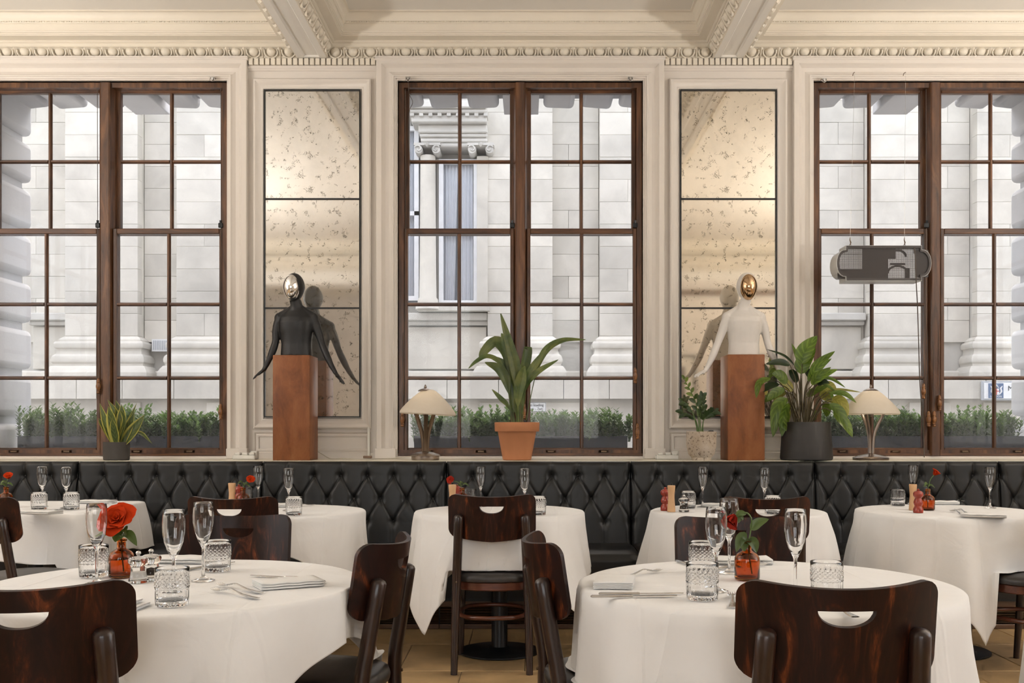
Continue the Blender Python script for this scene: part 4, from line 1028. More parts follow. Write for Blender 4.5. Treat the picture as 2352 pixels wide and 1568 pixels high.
# ------------------------------------------------------------------ invented stands for the added ceiling fill lights, outside the picture
for i, (x, y) in enumerate(FILL_POS):
    cl = empty('added_uplight', (x, y, 0), 0, 'added fill light on a tall stand ' + ('left of the camera','right of the camera','by the left side wall','by the right side wall')[i] + ', outside the picture', 'lamp', 'added fill lights')
    MB().lathe([(0,0),(.15,0),(.15,.012),(.03,.03),(0,.03)], 32).build('base', 'lamp_metal', cl, 40); MB().tube([(0,0,.02),(0,0,1.75)], .012, 10).build('pole', 'lamp_metal', cl, 50)
    MB().lathe([(.02,1.74),(.08,1.76),(.16,1.80),(.20,1.85),(.195,1.85),(.15,1.81),(.02,1.78)], 32).build('bowl', 'lamp_metal', cl, 50)
# ------------------------------------------------------------------ things on the sill
ZI = .966
def pedestal(cx, hgt, y0, label):
    o = empty('pedestal', (cx, y0+.13, ZI), 0, label, 'pedestal', 'rusted steel pedestals')
    h = .1205; b = MB().box(-h, h, -.13, .13, 0, hgt).build('body', 'corten', o); bevel(b, .0025, 2)
    MB().box(-h+.004, h-.004, -.126, .126, hgt, hgt+.0015).build('top_plate', 'corten', o)
    return o
pedestal(-1.5525, .686, 6.68, 'rusty brown steel pedestal carrying the black bust')
pedestal(1.419, .690, 6.68, 'rusty brown steel pedestal carrying the white bust')
def ell(c, rx, ry, n=24, z=0, e=2.2): return [Vector((c[0]+x, c[1]+y, z)) for x, y in superell(rx, ry, n, e)]
def bust(name, origin, mat, maskmat, arms, headshift, headyaw, label):
    # local frame: x right in the picture, y away from the camera, z up; origin at the cut waist
    m = MB()
    tors = [(0,.104,.072,0,0),(.03,.103,.070,0,0),(.08,.100,.068,0,0),(.13,.105,.070,0,-.002),(.18,.114,.074,0,-.004),(.225,.118,.076,0,-.004),(.255,.114,.070,0,0),(.278,.094,.058,0,.006),(.298,.066,.048,0,.008),(.318,.046,.042,0,.006),(.335,.040,.040,0,.002),(.372,.038,.040,headshift*.6,-.004)]
    m.loft([ell((c, d, 0), a, b, 28, z, 2.3) for z, a, b, c, d in tors])
    # head
    hc = Vector((headshift, -.012, .452)); rings = []
    for k in range(15):
        t = PI*(k+.5)/15; z = -.098*math.cos(t); rr = math.sin(t); chin = 1-.28*max(0, -z/.098)**1.2
        rings.append([Vector((hc.x+.070*rr*chin*math.cos(q), hc.y+.004*(1-chin)*-4+.086*rr*math.sin(q)*(1 if math.sin(q) > 0 else chin), hc.z+z)) for q in [2*PI*i/24 for i in range(24)]])
    m.loft(rings)
    for pts in arms:                                     # shoulder, elbow, wrist, knuckles + finger direction
        cv = catmull(pts['arm'], 16); n = len(cv)
        rad = [.036-.012*min(1, i/7) if i < 8 else .024+.003*math.sin((i-8)/4*PI)*(1 if i < 12 else 0)-.0095*max(0, (i-8)/8) for i in range(n)]
        m.tube([cv[0]+Vector((-.045 if cv[0].x > 0 else .045,0,-.012))]+[cv[0]]+cv[2:], [.036,.040]+rad[2:], 14)
        m.lathe([(.038*math.sin(PI*k/8), -.038*math.cos(PI*k/8)) for k in range(9)], 14, tuple(cv[0]))
        sx_ = 1 if cv[0].x > 0 else -1; m.tube([Vector((sx_*.020,.006,.330)), Vector((sx_*.055,.006,.300)), cv[0]+Vector((-sx_*.004,0,.008))], [.018,.024,.033], 12)
        w_ = Vector(pts['arm'][-1]); d = Vector(pts['dir']).normalized(); up = Vector(pts['up']).normalized(); sd_ = d.cross(up).normalized()
        pl = .052
        m.loft([[w_+d*t+sd_*(x*a)+up*(y*b) for x, y in superell(1,1,12,2.5)] for t, a, b in ((-.012,.014,.013),(.008,.017,.012),(.030,.024,.011),(pl,.025,.009),(pl+.006,.020,.006))])
        for fi, (off, L, spr) in enumerate(((-.019,.046,-.16),(-.0065,.053,-.05),(.006,.050,.05),(.018,.040,.18))):
            b0 = w_+d*(pl-.006)+sd_*off; dd = (d+sd_*spr).normalized()
            m.tube([b0, b0+dd*L*.45+up*.001, b0+dd*L*.75-up*.003, b0+dd*L-up*.008], [.0066,.0062,.0056,.0042], 8)
        tb = w_+d*.012+sd_*pts['thumb']*.016; td = (d+sd_*pts['thumb']*.75).normalized()
        m.tube([tb, tb+td*.022, tb+td*.040-up*.003], [.0080,.0066,.0048], 8)
    tmp = m.build('tmp', mat); 
    r_ = tmp.modifiers.new('r', 'REMESH'); r_.mode = 'VOXEL'; r_.voxel_size = .0042; r_.use_smooth_shade = True
    sm = tmp.modifiers.new('s', 'SMOOTH'); sm.factor = .5; sm.iterations = 9
    dg = bpy.context.evaluated_depsgraph_get(); me = bpy.data.meshes.new_from_object(tmp.evaluated_get(dg)); bpy.data.objects.remove(tmp)
    me.name = 'body'; me.materials.clear(); me.materials.append(MAT[mat])
    for p in me.polygons: p.use_smooth = True
    b = empty(name, origin, 0, label, 'bust', 'masked half figure busts')
    link('body', me, b)
    # polished oval mask over the face
    k = MB()
    def mk(u, v):
        r = math.sin(v*PI/2); a = 2*PI*u; w2 = .058*(1-.10*max(0, -math.sin(a))); x = w2*r*math.cos(a); z = .086*r*math.sin(a)
        return (x, -.062*math.cos(v*PI/2), z)
    k.grid(mk, 40, 14); mm = k.build('mask', maskmat, b, 180, True)
    mm.location = (headshift+.026*math.sin(headyaw)*1.0, -.012-.036, .448); mm.rotation_euler = (R(3), R(0), headyaw)
    return b
armsL = [dict(arm=[(-.110,0,.252),(-.132,-.004,.17),(-.138,-.012,.085),(-.172,-.030,-.02),(-.205,-.045,-.095)], dir=(-.075,-.05,-.068), up=(-.5,-.2,.85), thumb=-1),
         dict(arm=[(.110,0,.252),(.146,-.008,.16),(.176,-.016,.07),(.232,-.040,-.05),(.272,-.058,-.118)], dir=(.062,-.03,-.075), up=(.8,-.2,.5), thumb=1)]
bust('mannequin_bust', (-1.545, 6.80, ZI+.686+.0025), 'bust_black', 'mask_chrome', armsL, -.012, R(-16), 'black half figure bust with a silver oval mask and spread arms')
armsR = [dict(arm=[(-.110,0,.252),(-.146,-.010,.16),(-.185,-.020,.06),(-.232,-.045,-.045),(-.268,-.066,-.105)], dir=(-.085,-.04,-.045), up=(-.4,-.2,.85), thumb=-1),
         dict(arm=[(.110,0,.250),(.140,-.004,.16),(.158,-.010,.075),(.195,-.026,-.03),(.222,-.04,-.105)], dir=(.045,-.03,-.085), up=(.85,-.2,.5), thumb=1)]
bust('mannequin_bust', (1.428, 6.80, ZI+.690+.0025), 'bust_white', 'mask_bronze', armsR, .018, R(4), 'white half figure bust with a bronze oval mask and spread arms')
# ---- table lamps
def lamp(u, label, flip, Y=6.76, tilt=0):
    c = at(u, CY, Y); o = empty('table_lamp', (c.x, Y, ZI), 0, label, 'lamp', 'alabaster shaded table lamps')
    bm_ = MB()
    if not flip: bm_.lathe([(0,0),(.090,0),(.092,.004),(.092,.026),(.098,.028),(.099,.031),(.085,.040),(.055,.050),(.026,.056),(0,.057)], 36)
    else: bm_.lathe([(0,0),(.114,0),(.116,.006),(.112,.010),(.118,.012),(.114,.016),(.085,.027),(.050,.035),(.020,.041),(0,.042)], 36)
    bm_.build('base', 'lamp_metal', o, 40)
    zt = .325; z0 = .05
    MB().tube([(0,0,z0),(0,0,.30),(0,0,.31)], [.006,.006,.014], 10).build('stem', 'lamp_bronze', o, 50)
    MB().lathe([(.008,.285),(.020,.30),(.022,.335),(.010,.345)], 14).build('socket', 'lamp_metal', o, 50)
    for k in range(3):
        a = 2*PI*k/3 + (R(-8) if flip else R(40)); e = Vector((math.cos(a), math.sin(a), 0)); spread = .092 if flip else .075
        cv = catmull([e*.013+Vector((0,0,z0-.006)), e*.016+Vector((0,0,.12)), e*.032+Vector((0,0,.20)), e*spread+Vector((0,0,zt))], 14)
        MB().tube(cv, .0085 if not flip else .0065, 8, 1.6).build('arm', 'lamp_metal' if flip else 'lamp_bronze', o, 50)
    sh = MB(); P_ = [(.183,.302),(.186,.306),(.183,.318),(.168,.340),(.140,.372),(.105,.408),(.072,.438),(.045,.458),(.028,.466)]
    inn = [(r-.004, z-.003) for r, z in P_[::-1]]
    s_ = sh.lathe(P_+inn+[P_[0]], 48, cap=False).build('shade', 'alabaster', o, 50)
    s_.rotation_euler = (0, R(tilt), 0)
    MB().lathe([(.050,.454),(.046,.460),(.030,.468),(.010,.473),(.008,.476),(.010,.480),(.006,.492),(0,.500)], 20).build('finial', 'lamp_metal', o, 50)
    ld = bpy.data.lights.new('bulb', 'POINT'); ld.energy = .45; ld.color = (1,.85,.65); ld.shadow_soft_size = .03
    lo = bpy.data.objects.new('bulb', ld); COL.objects.link(lo); lo.parent = o; lo.location = (0,0,.375)
    return o
lamp(977, 'table lamp with mushroom alabaster shade left of the terracotta pot', False, tilt=3.0)
lamp(2000, 'table lamp with mushroom alabaster shade right of the big potted plant', True)
# ---- leaves
def leaf(m, path, width, up=(0,-1,.4), n=14, cup=.18, prof=None, twist=0, nu=6):
    cv = catmull(path, n); T_ = [(cv[min(i+1,n)]-cv[max(i-1,0)]).normalized() for i in range(n+1)]; U = Vector(up)
    prof = prof or (lambda t: math.sin(PI*min(1, t**.75))**.8)
    def fn(u, v):
        i = round(v*n); p = cv[i]; t = T_[i]; sd_ = t.cross(U).normalized(); nn = sd_.cross(t).normalized()
        if twist: 
            q = Matrix.Rotation(twist*v, 3, t); sd_ = q @ sd_; nn = q @ nn
        w_ = width*max(.02, prof(v)); s = (u-.5)*2
        return p + sd_*(s*w_) + nn*(cup*w_*(s*s))*1.0
    m.grid(fn, nu, n, uv=True)
    return m
def plantpot(name, prof, mat, c, soilr, soilz, label, group=None, seg=40):
    o = empty(name, c, 0, label, 'plant', group)
    MB().lathe(prof, seg, cap=False).build('pot', mat, o, 35)
    MB().lathe([(0,soilz-.01),(soilr,soilz-.01),(soilr,soilz),(soilr*.5,soilz+.006),(0,soilz+.008)], 24).build('soil', 'soil', o, 60)
    return o
def rel(o, P_): return [Vector(p)-o.location for p in P_]
# snake plant
Y0 = 6.74
c = at(267.5, 1053, Y0); o = plantpot('snake_plant', [(0,.0),(.078,0),(.082,.004),(.085,.06),(.083,.117),(.080,.119),(.076,.117),(.076,.02),(0,.02)], 'pot_grey', (c.x, Y0, ZI), .076, .108, 'snake plant with yellow edged leaves in a small grey pot')
for (b, mid, tip, wd, dy, up) in (((262,1008),(243,970),(229,925),.020,-.02,(.3,-1,.1)),((266,1006),(258,965),(249,932),.030,-.05,(-.2,-1,.2)),((268,1006),(268,955),(247,917),.020,.03,(0,-1,0)),((270,1006),(272,950),(266,918),.020,.04,(.5,-1,0)),((274,1006),(280,960),(279,928),.027,.02,(0,-1,.1)),((272,1008),(287,965),(274,938),.018,-.04,(-.6,-1,.1)),((278,1008),(290,985),(314,925),.016,.03,(.3,-1,.2)),((279,1009),(296,980),(309,945),.026,-.02,(0,-1,.2)),((282,1010),(310,985),(333,952),.032,-.04,(-.1,-1,.3)),((284,1010),(318,994),(350,1019),.014,.0,(0,-.6,1)),((262,1010),(236,975),(226,960),.014,.0,(.2,-1,.1)),((268,1008),(262,985),(257,960),.022,-.07,(.1,-1,.1))):
    m = MB(); P_ = [at(*b, Y0+dy*.3), at(*mid, Y0+dy*.7), at(*tip, Y0+dy)]
    P_[0].z = ZI+.105
    leaf(m, rel(o, P_), wd*1.3, up, 14, .35, lambda t: (.55+.45*math.sin(PI*min(1,t*1.1)**.8))*(1-t**5)); m.build('leaf', 'leaf_snake', o, 180)
# aspidistra in terracotta
Y0 = 6.76
c = at(1187.5, 1057, Y0); o = plantpot('potted_aspidistra', [(0,0),(.088,0),(.094,.004),(.127,.185),(.129,.187),(.144,.188),(.147,.192),(.149,.243),(.147,.248),(.138,.249),(.134,.245),(.130,.20),(.09,.02),(0,.02)], 'terracotta', (c.x, Y0, ZI), .132, .225, 'tall plant with long drooping green leaves in a terracotta pot')
AS = [([(1190,968),(1192,900),(1180,830),(1150,720)],.030,.35,(.3,-1,.1)),([(1186,968),(1186,880),(1172,820),(1152,765)],.032,.35,(-.3,-1,.1)),
 ([(1180,968),(1168,880),(1165,815),(1140,785),(1112,808),(1102,825)],.032,.30,(-.2,-1,.5)),([(1176,968),(1166,890),(1150,835),(1120,818),(1094,830),(1076,846)],.014,.35,(0,-1,.6)),
 ([(1182,968),(1175,900),(1160,840),(1118,815)],.020,.38,(-.1,-1,.4)),([(1176,970),(1166,890),(1148,850),(1114,832)],.028,.34,(.2,-1,.4)),
 ([(1192,968),(1196,900),(1205,845),(1212,800),(1204,815)],.026,.36,(.4,-1,0)),([(1188,968),(1184,885),(1182,830),(1176,800)],.028,.34,(0,-1,.1)),
 ([(1196,968),(1200,900),(1222,850),(1255,800)],.024,.40,(-.5,-1,.2)),([(1206,968),(1228,870),(1250,810),(1290,783),(1345,780)],.022,.38,(.1,-.8,.8)),
 ([(1200,968),(1206,895),(1230,858),(1282,826)],.018,.38,(.0,-1,.5)),([(1192,968),(1190,915),(1198,870),(1205,840)],.030,.30,(-.3,-1,.1)),
 ([(1184,968),(1178,930),(1176,895),(1172,870)],.016,.25,(0,-1,.1)),([(1178,970),(1168,935),(1150,915),(1130,894)],.014,.34,(.2,-1,.4)),
 ([(1196,968),(1200,930),(1202,895),(1200,880)],.013,.25,(0,-1,.1)),([(1190,968),(1186,930),(1188,890)],.014,.2,(.3,-1,.1))]
for i, (pts, wd, st, up) in enumerate(AS):
    dy = (-.06,.02,.05,-.03,.04,-.05,.06,.0,-.02,.03,-.05,-.07,.02,.0,.05,-.02)[i]
    P_ = [at(u, v, Y0+dy*(.25+.75*k/(len(pts)-1))) for k, (u, v) in enumerate(pts)]; P_[0].z = ZI+.225
    m = MB(); leaf(m, rel(o, P_), wd*1.3, up, 26, .22, lambda t, s=st: (.10 if t < s*.8 else .10+.90*math.sin(PI*min(1, ((t-s*.8)/(1-s*.8))**.85))**.8)); m.build('leaf', 'leaf_aspidistra', o, 180)
m = MB().tube([(.055,-.02,.22),(.055,-.02,.26)], .009, 8).build('plant_tag', 'black_metal', o)
# zz plant in speckled stone pot
Y0 = 6.70
c = at(1611, 1052, Y0); o = plantpot('potted_shrublet', [(0,0),(.062,0),(.064,.018),(.085,.040),(.096,.085),(.099,.185),(.096,.188),(.088,.187),(.086,.06),(.05,.03),(0,.03)], 'pot_speckle', (c.x, Y0, ZI), .088, .165, 'small glossy leaved plant in a speckled stone pot beside the right pedestal')
ST = [([(1606,988),(1604,960),(1598,925),(1585,895),(1572,872)],1),([(1609,988),(1608,955),(1612,930),(1611,912)],0),([(1614,988),(1616,965),(1628,952),(1640,945)],0),([(1604,988),(1598,965),(1585,952),(1570,948)],0),([(1602,986),(1592,950),(1580,930),(1568,922)],0),([(1612,988),(1617,958),(1620,940)],0)]
rnd = random.Random(5)
for i, (pts, new) in enumerate(ST):
    dy = (-.03,.02,-.02,.03,-.05,.04)[i]; cv = catmull([at(u, v, Y0+dy*k/(len(pts)-1)) for k, (u, v) in enumerate(pts)], 16); cv[0].z = ZI+.165
    cv = rel(o, cv); MB().tube(cv, [.0042-.0026*k/16 for k in range(17)], 6).build('stem', 'stem_green', o, 60)
    k = 6
    while k <= 16:
        p = cv[k]; d0 = (cv[min(k+1,16)]-cv[k-1]).normalized(); s = 1 if k % 2 else -1; sd_ = d0.cross(Vector((0,-1,0))).normalized()*s
        d = (d0*.8+sd_*.9+Vector((0,rnd.uniform(-.5,.2),.1))).normalized() if k < 16 else d0; L = rnd.uniform(.038,.058)*(.7 if (new and k > 12) else 1)
        m = MB(); leaf(m, [p, p+d*L*.5+Vector((0,-.002,.004)), p+d*L], L*.26, (.1*s,-1,.3), 8, .25, lambda t: math.sin(PI*min(1,t**.85))**.75, nu=4)
        m.build('leaf', 'leaf_zz_new' if (new and k > 9) else 'leaf_zz', o, 180); k += 1 if i < 3 else 2
MB().cham(.045,.078,-.02,.005,.165,.195,.003).build('pot_tag', 'black_metal', o)
# big leafy plant in the dark drum pot
Y0 = 6.74
c = at(1852, 1052, Y0); o = plantpot('potted_leafy_plant', [(0,0),(.160,0),(.168,.006),(.170,.02),(.164,.10),(.156,.246),(.154,.250),(.148,.249),(.146,.23),(.15,.03),(0,.03)], 'pot_charcoal', (c.x, Y0, ZI), .148, .225, 'large broad leaved plant in a dark drum shaped pot beside the white bust')
LP = [  # base u, bend, leaf start, leaf mid, tip, half width, material, depth, up
 ((1846,962),(1842,900),(1842,835),(1850,805),(1877,771),.062,0,-.05,(-.6,-1,.1)),((1840,962),(1838,890),(1840,850),(1832,825),(1818,788),.030,0,.03,(.8,-1,.1)),
 ((1836,962),(1836,880),(1825,840),(1800,818),(1760,802),.034,2,-.02,(.0,-.4,1)),((1832,962),(1828,880),(1815,838),(1790,832),(1758,836),.030,2,-.08,(0,-1,.6)),
 ((1838,962),(1825,905),(1808,880),(1790,862),(1773,858),.042,0,-.10,(.2,-1,.3)),((1834,960),(1820,900),(1806,862),(1780,852),(1766,868),.030,0,.05,(.2,-.7,.8)),
 ((1830,962),(1815,900),(1790,882),(1765,888),(1752,900),.032,2,-.06,(0,-.8,.8)),((1828,962),(1800,890),(1770,868),(1745,880),(1737,914),.030,0,-.12,(-.6,-.8,.5)),
 ((1832,962),(1812,905),(1802,892),(1780,902),(1762,918),.034,0,-.14,(.2,-1,.5)),((1838,962),(1815,918),(1808,914),(1785,935),(1774,1000),.042,0,-.16,(-.5,-1,.3)),
 ((1842,962),(1820,920),(1812,925),(1798,960),(1806,990),.038,0,-.10,(-.7,-1,.2)),((1840,962),(1826,915),(1806,900),(1788,910),(1778,940),.028,1,.06,(-.3,-1,.4)),
 ((1850,962),(1852,895),(1862,862),(1880,835),(1918,806),.034,0,.02,(-.4,-1,.4)),((1848,962),(1850,900),(1862,870),(1872,850),(1904,826),.036,0,-.06,(.3,-1,.3)),
 ((1852,962),(1856,905),(1868,880),(1890,862),(1924,848),.032,0,-.08,(-.2,-1,.6)),((1854,962),(1868,900),(1888,868),(1912,872),(1942,890),.024,0,.02,(0,-.7,.9)),
 ((1854,962),(1860,905),(1878,884),(1890,876),(1906,880),.028,2,-.05,(0,-.8,.7)),((1856,962),(1878,920),(1898,900),(1930,896),(1979,901),.026,1,-.04,(0,-.5,1)),
 ((1858,962),(1880,925),(1905,902),(1940,905),(1967,925),.026,0,-.10,(0,-.8,.7)),((1856,962),(1868,915),(1885,890),(1905,888),(1922,896),.042,1,.05,(.1,-1,.3)),
 ((1858,960),(1872,930),(1882,905),(1895,910),(1910,925),.038,1,.02,(.3,-1,.2)),((1860,962),(1885,930),(1905,926),(1930,950),(1946,990),.048,0,-.16,(.5,-1,.3)),
 ((1860,962),(1886,930),(1910,915),(1935,925),(1948,955),.046,1,-.08,(.6,-1,.3)),((1858,962),(1880,920),(1890,922),(1898,940),(1898,957),.038,0,.06,(.3,-1,.1)),
 ((1856,962),(1864,940),(1868,950),(1870,950),(1870,966),.026,0,.04,(.2,-1,0)),((1846,962),(1838,915),(1830,880),(1820,858),(1812,850),.034,2,.04,(.3,-1,.3)),
 ((1844,962),(1848,900),(1858,868),(1852,850),(1846,838),.030,2,.06,(.5,-1,.3)),((1842,962),(1822,930),(1810,945),(1800,970),(1796,1002),.034,0,-.05,(-.4,-1,.1))]
rj = random.Random(12)
for q in (0, 4, 9, 12, 13, 14, 19, 21, 22, 8, 10, 15):        # more blades filling the clump
    b, k1, ls, lm, tip, wd, mt, dy, up = LP[q]; a, c2 = rj.uniform(-16, 12), rj.uniform(4, 34)
    LP.append((b, (k1[0]+a*.4, k1[1]+c2*.4), (ls[0]+a, ls[1]+c2), (lm[0]+a*1.2, lm[1]+c2*1.1), (tip[0]+a*1.4, min(1004, tip[1]+c2*1.2)), wd*rj.uniform(.8,1), rj.choice((0,0,2,1)), min(.06, dy*.5+rj.uniform(-.05,.06)), up))
for i, (b, k1, ls, lm, tip, wd, mt, dy, up) in enumerate(LP):
    wd = wd*.92
    P_ = [at(*b, Y0+dy*.1), at(*k1, Y0+dy*.4), at(*ls, Y0+dy*.7), at(*lm, Y0+dy*.9), at(*tip, Y0+dy)]
    if dy > .04:
        for q in P_: q.y = min(q.y, 6.98)
    P_[0].z = ZI+.225; P_ = rel(o, P_)
    st = MB().tube(catmull(P_[:3], 10), [.0046-.0022*k/10 for k in range(11)], 6).build('stem', 'stem_brown', o, 60)
    m = MB(); leaf(m, P_[2:], wd, up, 14, .22, lambda t: math.sin(PI*min(1,t**.78))**.72); m.build('leaf', ('leaf_calathea','leaf_yellowing','leaf_dark')[mt], o, 180)
# ---- hanging sign box in front of the right window
Yb = 6.75; c = at(2030.5, 604, Yb); o = empty('hanging_sign_box', c, 0, 'dark perforated lozenge sign box hanging on two wires before the right window', 'sign')
hx, hz, rr = .2485, .115, .060
def outline(k=0):
    a = [(-hx+k,-hz+k),(hx-k,-hz+k),(hx-k,-hz+.028)]
    for q in range(0, 13):
        t = -PI/2+PI*q/12; a.append((hx-k+(.062-k*.2)*math.cos(t)**.8 if abs(math.cos(t)) > 1e-6 else hx-k, (hz-.028)*math.sin(t)))
    a += [(hx-k,hz-k),(-hx+k,hz-k)]
    for q in range(0, 13):
        t = PI/2+PI*q/12; a.append((-hx+k-(.062-k*.2)*abs(math.cos(t))**.8, (hz-.028)*math.sin(t)))
    return a
ol, il = outline(0), outline(.014); n = len(ol)
m = MB(); m.add([(x,0,z) for x,z in ol]+[(x,.15,z) for x,z in ol], [(i,(i+1)%n,n+(i+1)%n,n+i) for i in range(n)]); b = m.build('casing', 'box_side', o); s_ = b.modifiers.new('t','SOLIDIFY'); s_.thickness = .003; s_.offset = 1
m = MB(); m.add([(x,-.002,z) for x,z in ol]+[(x*.955,-.002,z*.86) for x,z in ol]+[(x*.955,.008,z*.86) for x,z in ol], [(i,(i+1)%n,n+(i+1)%n,n+i) for i in range(n)]+[(n+i,n+(i+1)%n,2*n+(i+1)%n,2*n+i) for i in range(n)]); m.build('rim', 'box_face', o)
m = MB(); m.add([(x*.96,.006,z*.87) for x,z in ol], [tuple(range(n))]); m.build('perforated_front', 'perforated_plate', o)
# inner plates leave the lit openings free
m = MB().box(-.135,.035,.02,.024,-.1,.1).build('inner_plate', 'box_face', o); MB().box(-.30,-.13,.02,.024,-.1,-.035).build('inner_plate', 'box_face', o); MB().box(.03,.085,.02,.024,.03,.1).build('inner_plate', 'box_face', o)
MB().box(.215,.30,.02,.024,-.09,.09).build('inner_plate', 'box_face', o)
m = MB(); m.tube([(.10+.055*math.cos(t),.03,.045+.045*math.sin(t)) for t in [PI*k/14 for k in range(15)]], .008, 6); m.build('letter_stroke', 'box_face', o)
m = MB(); m.tube([(.10+.065*math.cos(t),.03,-.06+.045*math.sin(t)) for t in [PI*k/14 for k in range(15)]], .008, 6); m.build('letter_stroke', 'box_face', o)
MB().box(.05,.15,.028,.034,-.008,.004).build('letter_stroke', 'box_face', o); MB().box(.155,.18,.028,.05,-.1,-.03).build('transformer', 'box_face', o)
for s, u in ((-1,1961),(1,2087)):
    x = (u-2030.5)*Yb/F; top = at(1963 if s < 0 else 2080, 166, 6.98)-c
    MB().tube([(x,.06,.128+.006*math.cos(t)) if False else (x+.008*math.cos(t),.075,.125+.010*math.sin(t)) for t in [2*PI*k/10 for k in range(11)]], .0022, 6, cap=False).build('eye_bolt', 'lamp_bronze', o, 60)
    MB().tube([(x,.075,.133),(x+.004,.075,.150),(x-.002,.075,.165),(x,.075,.185)], [.0028,.0045,.0035,.0015], 6).build('hook', 'brass_dark', o, 60)
    MB().tube([(x,.075,.185), top], .0009, 5).build('wire', 'steel', o); MB().tube([top, top+Vector((0,.03,.004)), top+Vector((.006,.06,-.002))], .0025, 6).build('ceiling_hook', 'brass_dark', o)
cb_ = MB().tube(catmull([at(2097,567,6.82),at(2101,575,6.73),at(2104,640,6.73),at(2108,720,6.84),at(2113,880,6.92),at(2120,960,6.94),at(2123,1050,6.93)], 40), .0035, 6).build('power_cord', 'cord', o, 60)
cb_.matrix_parent_inverse = Matrix.Translation(-c)
# ---- sockets, trunking and cords on the sill
def socket_box(u, label):
    p = at(u, 1052, 6.90); o = empty('extension_socket', (p.x, 6.93, ZI), 0, label, 'socket', 'white extension sockets')
    MB().cham(-.08,.07,-.04,.04,0,.028,.004).build('block', 'white_plastic', o); 
    for k in (-.05,.0,.045): MB().cham(k-.018,k+.018,-.03,.02,.028,.046,.004).build('plug', 'white_plastic', o)
    MB().cham(.03,.075,.0,.05,.0,.055,.004).build('adapter', 'white_plastic', o)
socket_box(562, 'white extension socket block left of the black bust pedestal'); socket_box(1535, 'white extension socket block left of the speckled pot')
tk = struct(MB().cham(at(848,0,YW).x-.008, at(848,0,YW).x+.008, YW-.03, YW-.012, .966, 1.29, .002).build('trim_%d' % ncor, 'white_plastic')); ncor += 1
wc = MB().tube(catmull([at(727,1035,7.0),at(742,1044,6.97),at(760,1053,6.90),at(790,1052,6.88),at(835,1055,6.90),at(900,1052,6.94),at(945,1048,6.95)], 40), .0028, 6).build('sill_cable', 'cord_pale', None, 60); 
for v_ in wc.data.vertices: v_.co.z = max(v_.co.z, ZI+.0035)
tag(wc, 'pale flex trailing along the sill from the left pedestal to the lamp', 'cable')
p = at(845, 1052, 6.90); tag(MB().cham(p.x-.028,p.x+.028,6.87,6.91,ZI+.007,ZI+.024,.003).build('cord_switch', 'brown_plastic'), 'small brown inline switch on the flex below the left mirror', 'switch')
# ------------------------------------------------------------------ tableware
ZC = .7445
def ont(u, v): Y = (CAMZ-ZC)*F/(v-CY); return Vector(((u-CX)*Y/F, Y, ZC))
# flute
fo = [(0,0),(.031,0),(.032,.0012),(.026,.0035),(.012,.007),(.0052,.013),(.0042,.030),(.0040,.070),(.0046,.092),(.0085,.101),(.0165,.118),(.0235,.138),(.0278,.162),(.0287,.180),(.0272,.205),(.0258,.2195),(.0252,.2205)]
fi = [(.0246,.2195),(.0260,.205),(.0275,.180),(.0266,.162),(.0222,.138),(.0150,.119),(.0070,.106),(0,.103)]
flute_me = MB().lathe(fo+fi, 32, cap=False).mesh('flute', 60, True); flute_me.materials.append(MAT['clear_glass'])
# cut tumbler
def tumbler():
    m = MB(); seg, H, r0 = 80, .092, .0405; prof_ = []
    rows = [(.0,.0345,0),(.0015,.0375,0),(.004,.0385,1)]+[(.004+.037*k/6,.0388+.0012*k/6,1) for k in range(1,7)]+[(.0425,.0402,0),(.0438,.0395,0),(.0445,.0402,0)]+[(.0455+.0245*k/16,.0400,2) for k in range(17)]+[(.0715,.0402,0),(.082,.0405,0),(.0912,.0406,0),(.092,.0400,0)]
    vs_ = []
    for z, r, kind in rows:
        for k in range(seg):
            a = 2*PI*k/seg; rr = r
            if kind == 1: rr = r-.0009*abs(math.cos(a*10))**6
            if kind == 2:
                p, q = a*20/(2*PI)*2, (z-.0455)/.0245*5
                rr = r+.0011*(abs(math.sin(PI*(p+q)/2))*abs(math.sin(PI*(p-q)/2))*2-.7)
            vs_.append((rr*math.cos(a), rr*math.sin(a), z))
    n = len(rows)
    for z, r in ((.0912,.0392),(.080,.0388),(.05,.0380),(.02,.0362),(.0135,.0340),(.0125,.030)):
        for k in range(seg):
            a = 2*PI*k/seg; vs_.append((r*math.cos(a), r*math.sin(a), z))
        n += 1
    fs = [(i*seg+k, i*seg+(k+1)%seg, (i+1)*seg+(k+1)%seg, (i+1)*seg+k) for i in range(n-1) for k in range(seg)]
    fs += [tuple(range(seg-1,-1,-1)), tuple((n-1)*seg+k for k in range(seg))]
    m.add(vs_, fs); me = m.mesh('tumbler', 50); me.materials.append(MAT['clear_glass']); return me
tumbler_me = tumbler()
def single(name, me, p, label, cat, group, rz=0, s=1):
    o = link(name, me); o.location = p; o.rotation_euler = (0,0,rz); o.scale = (s,s,s); return tag(o, label, cat, group)
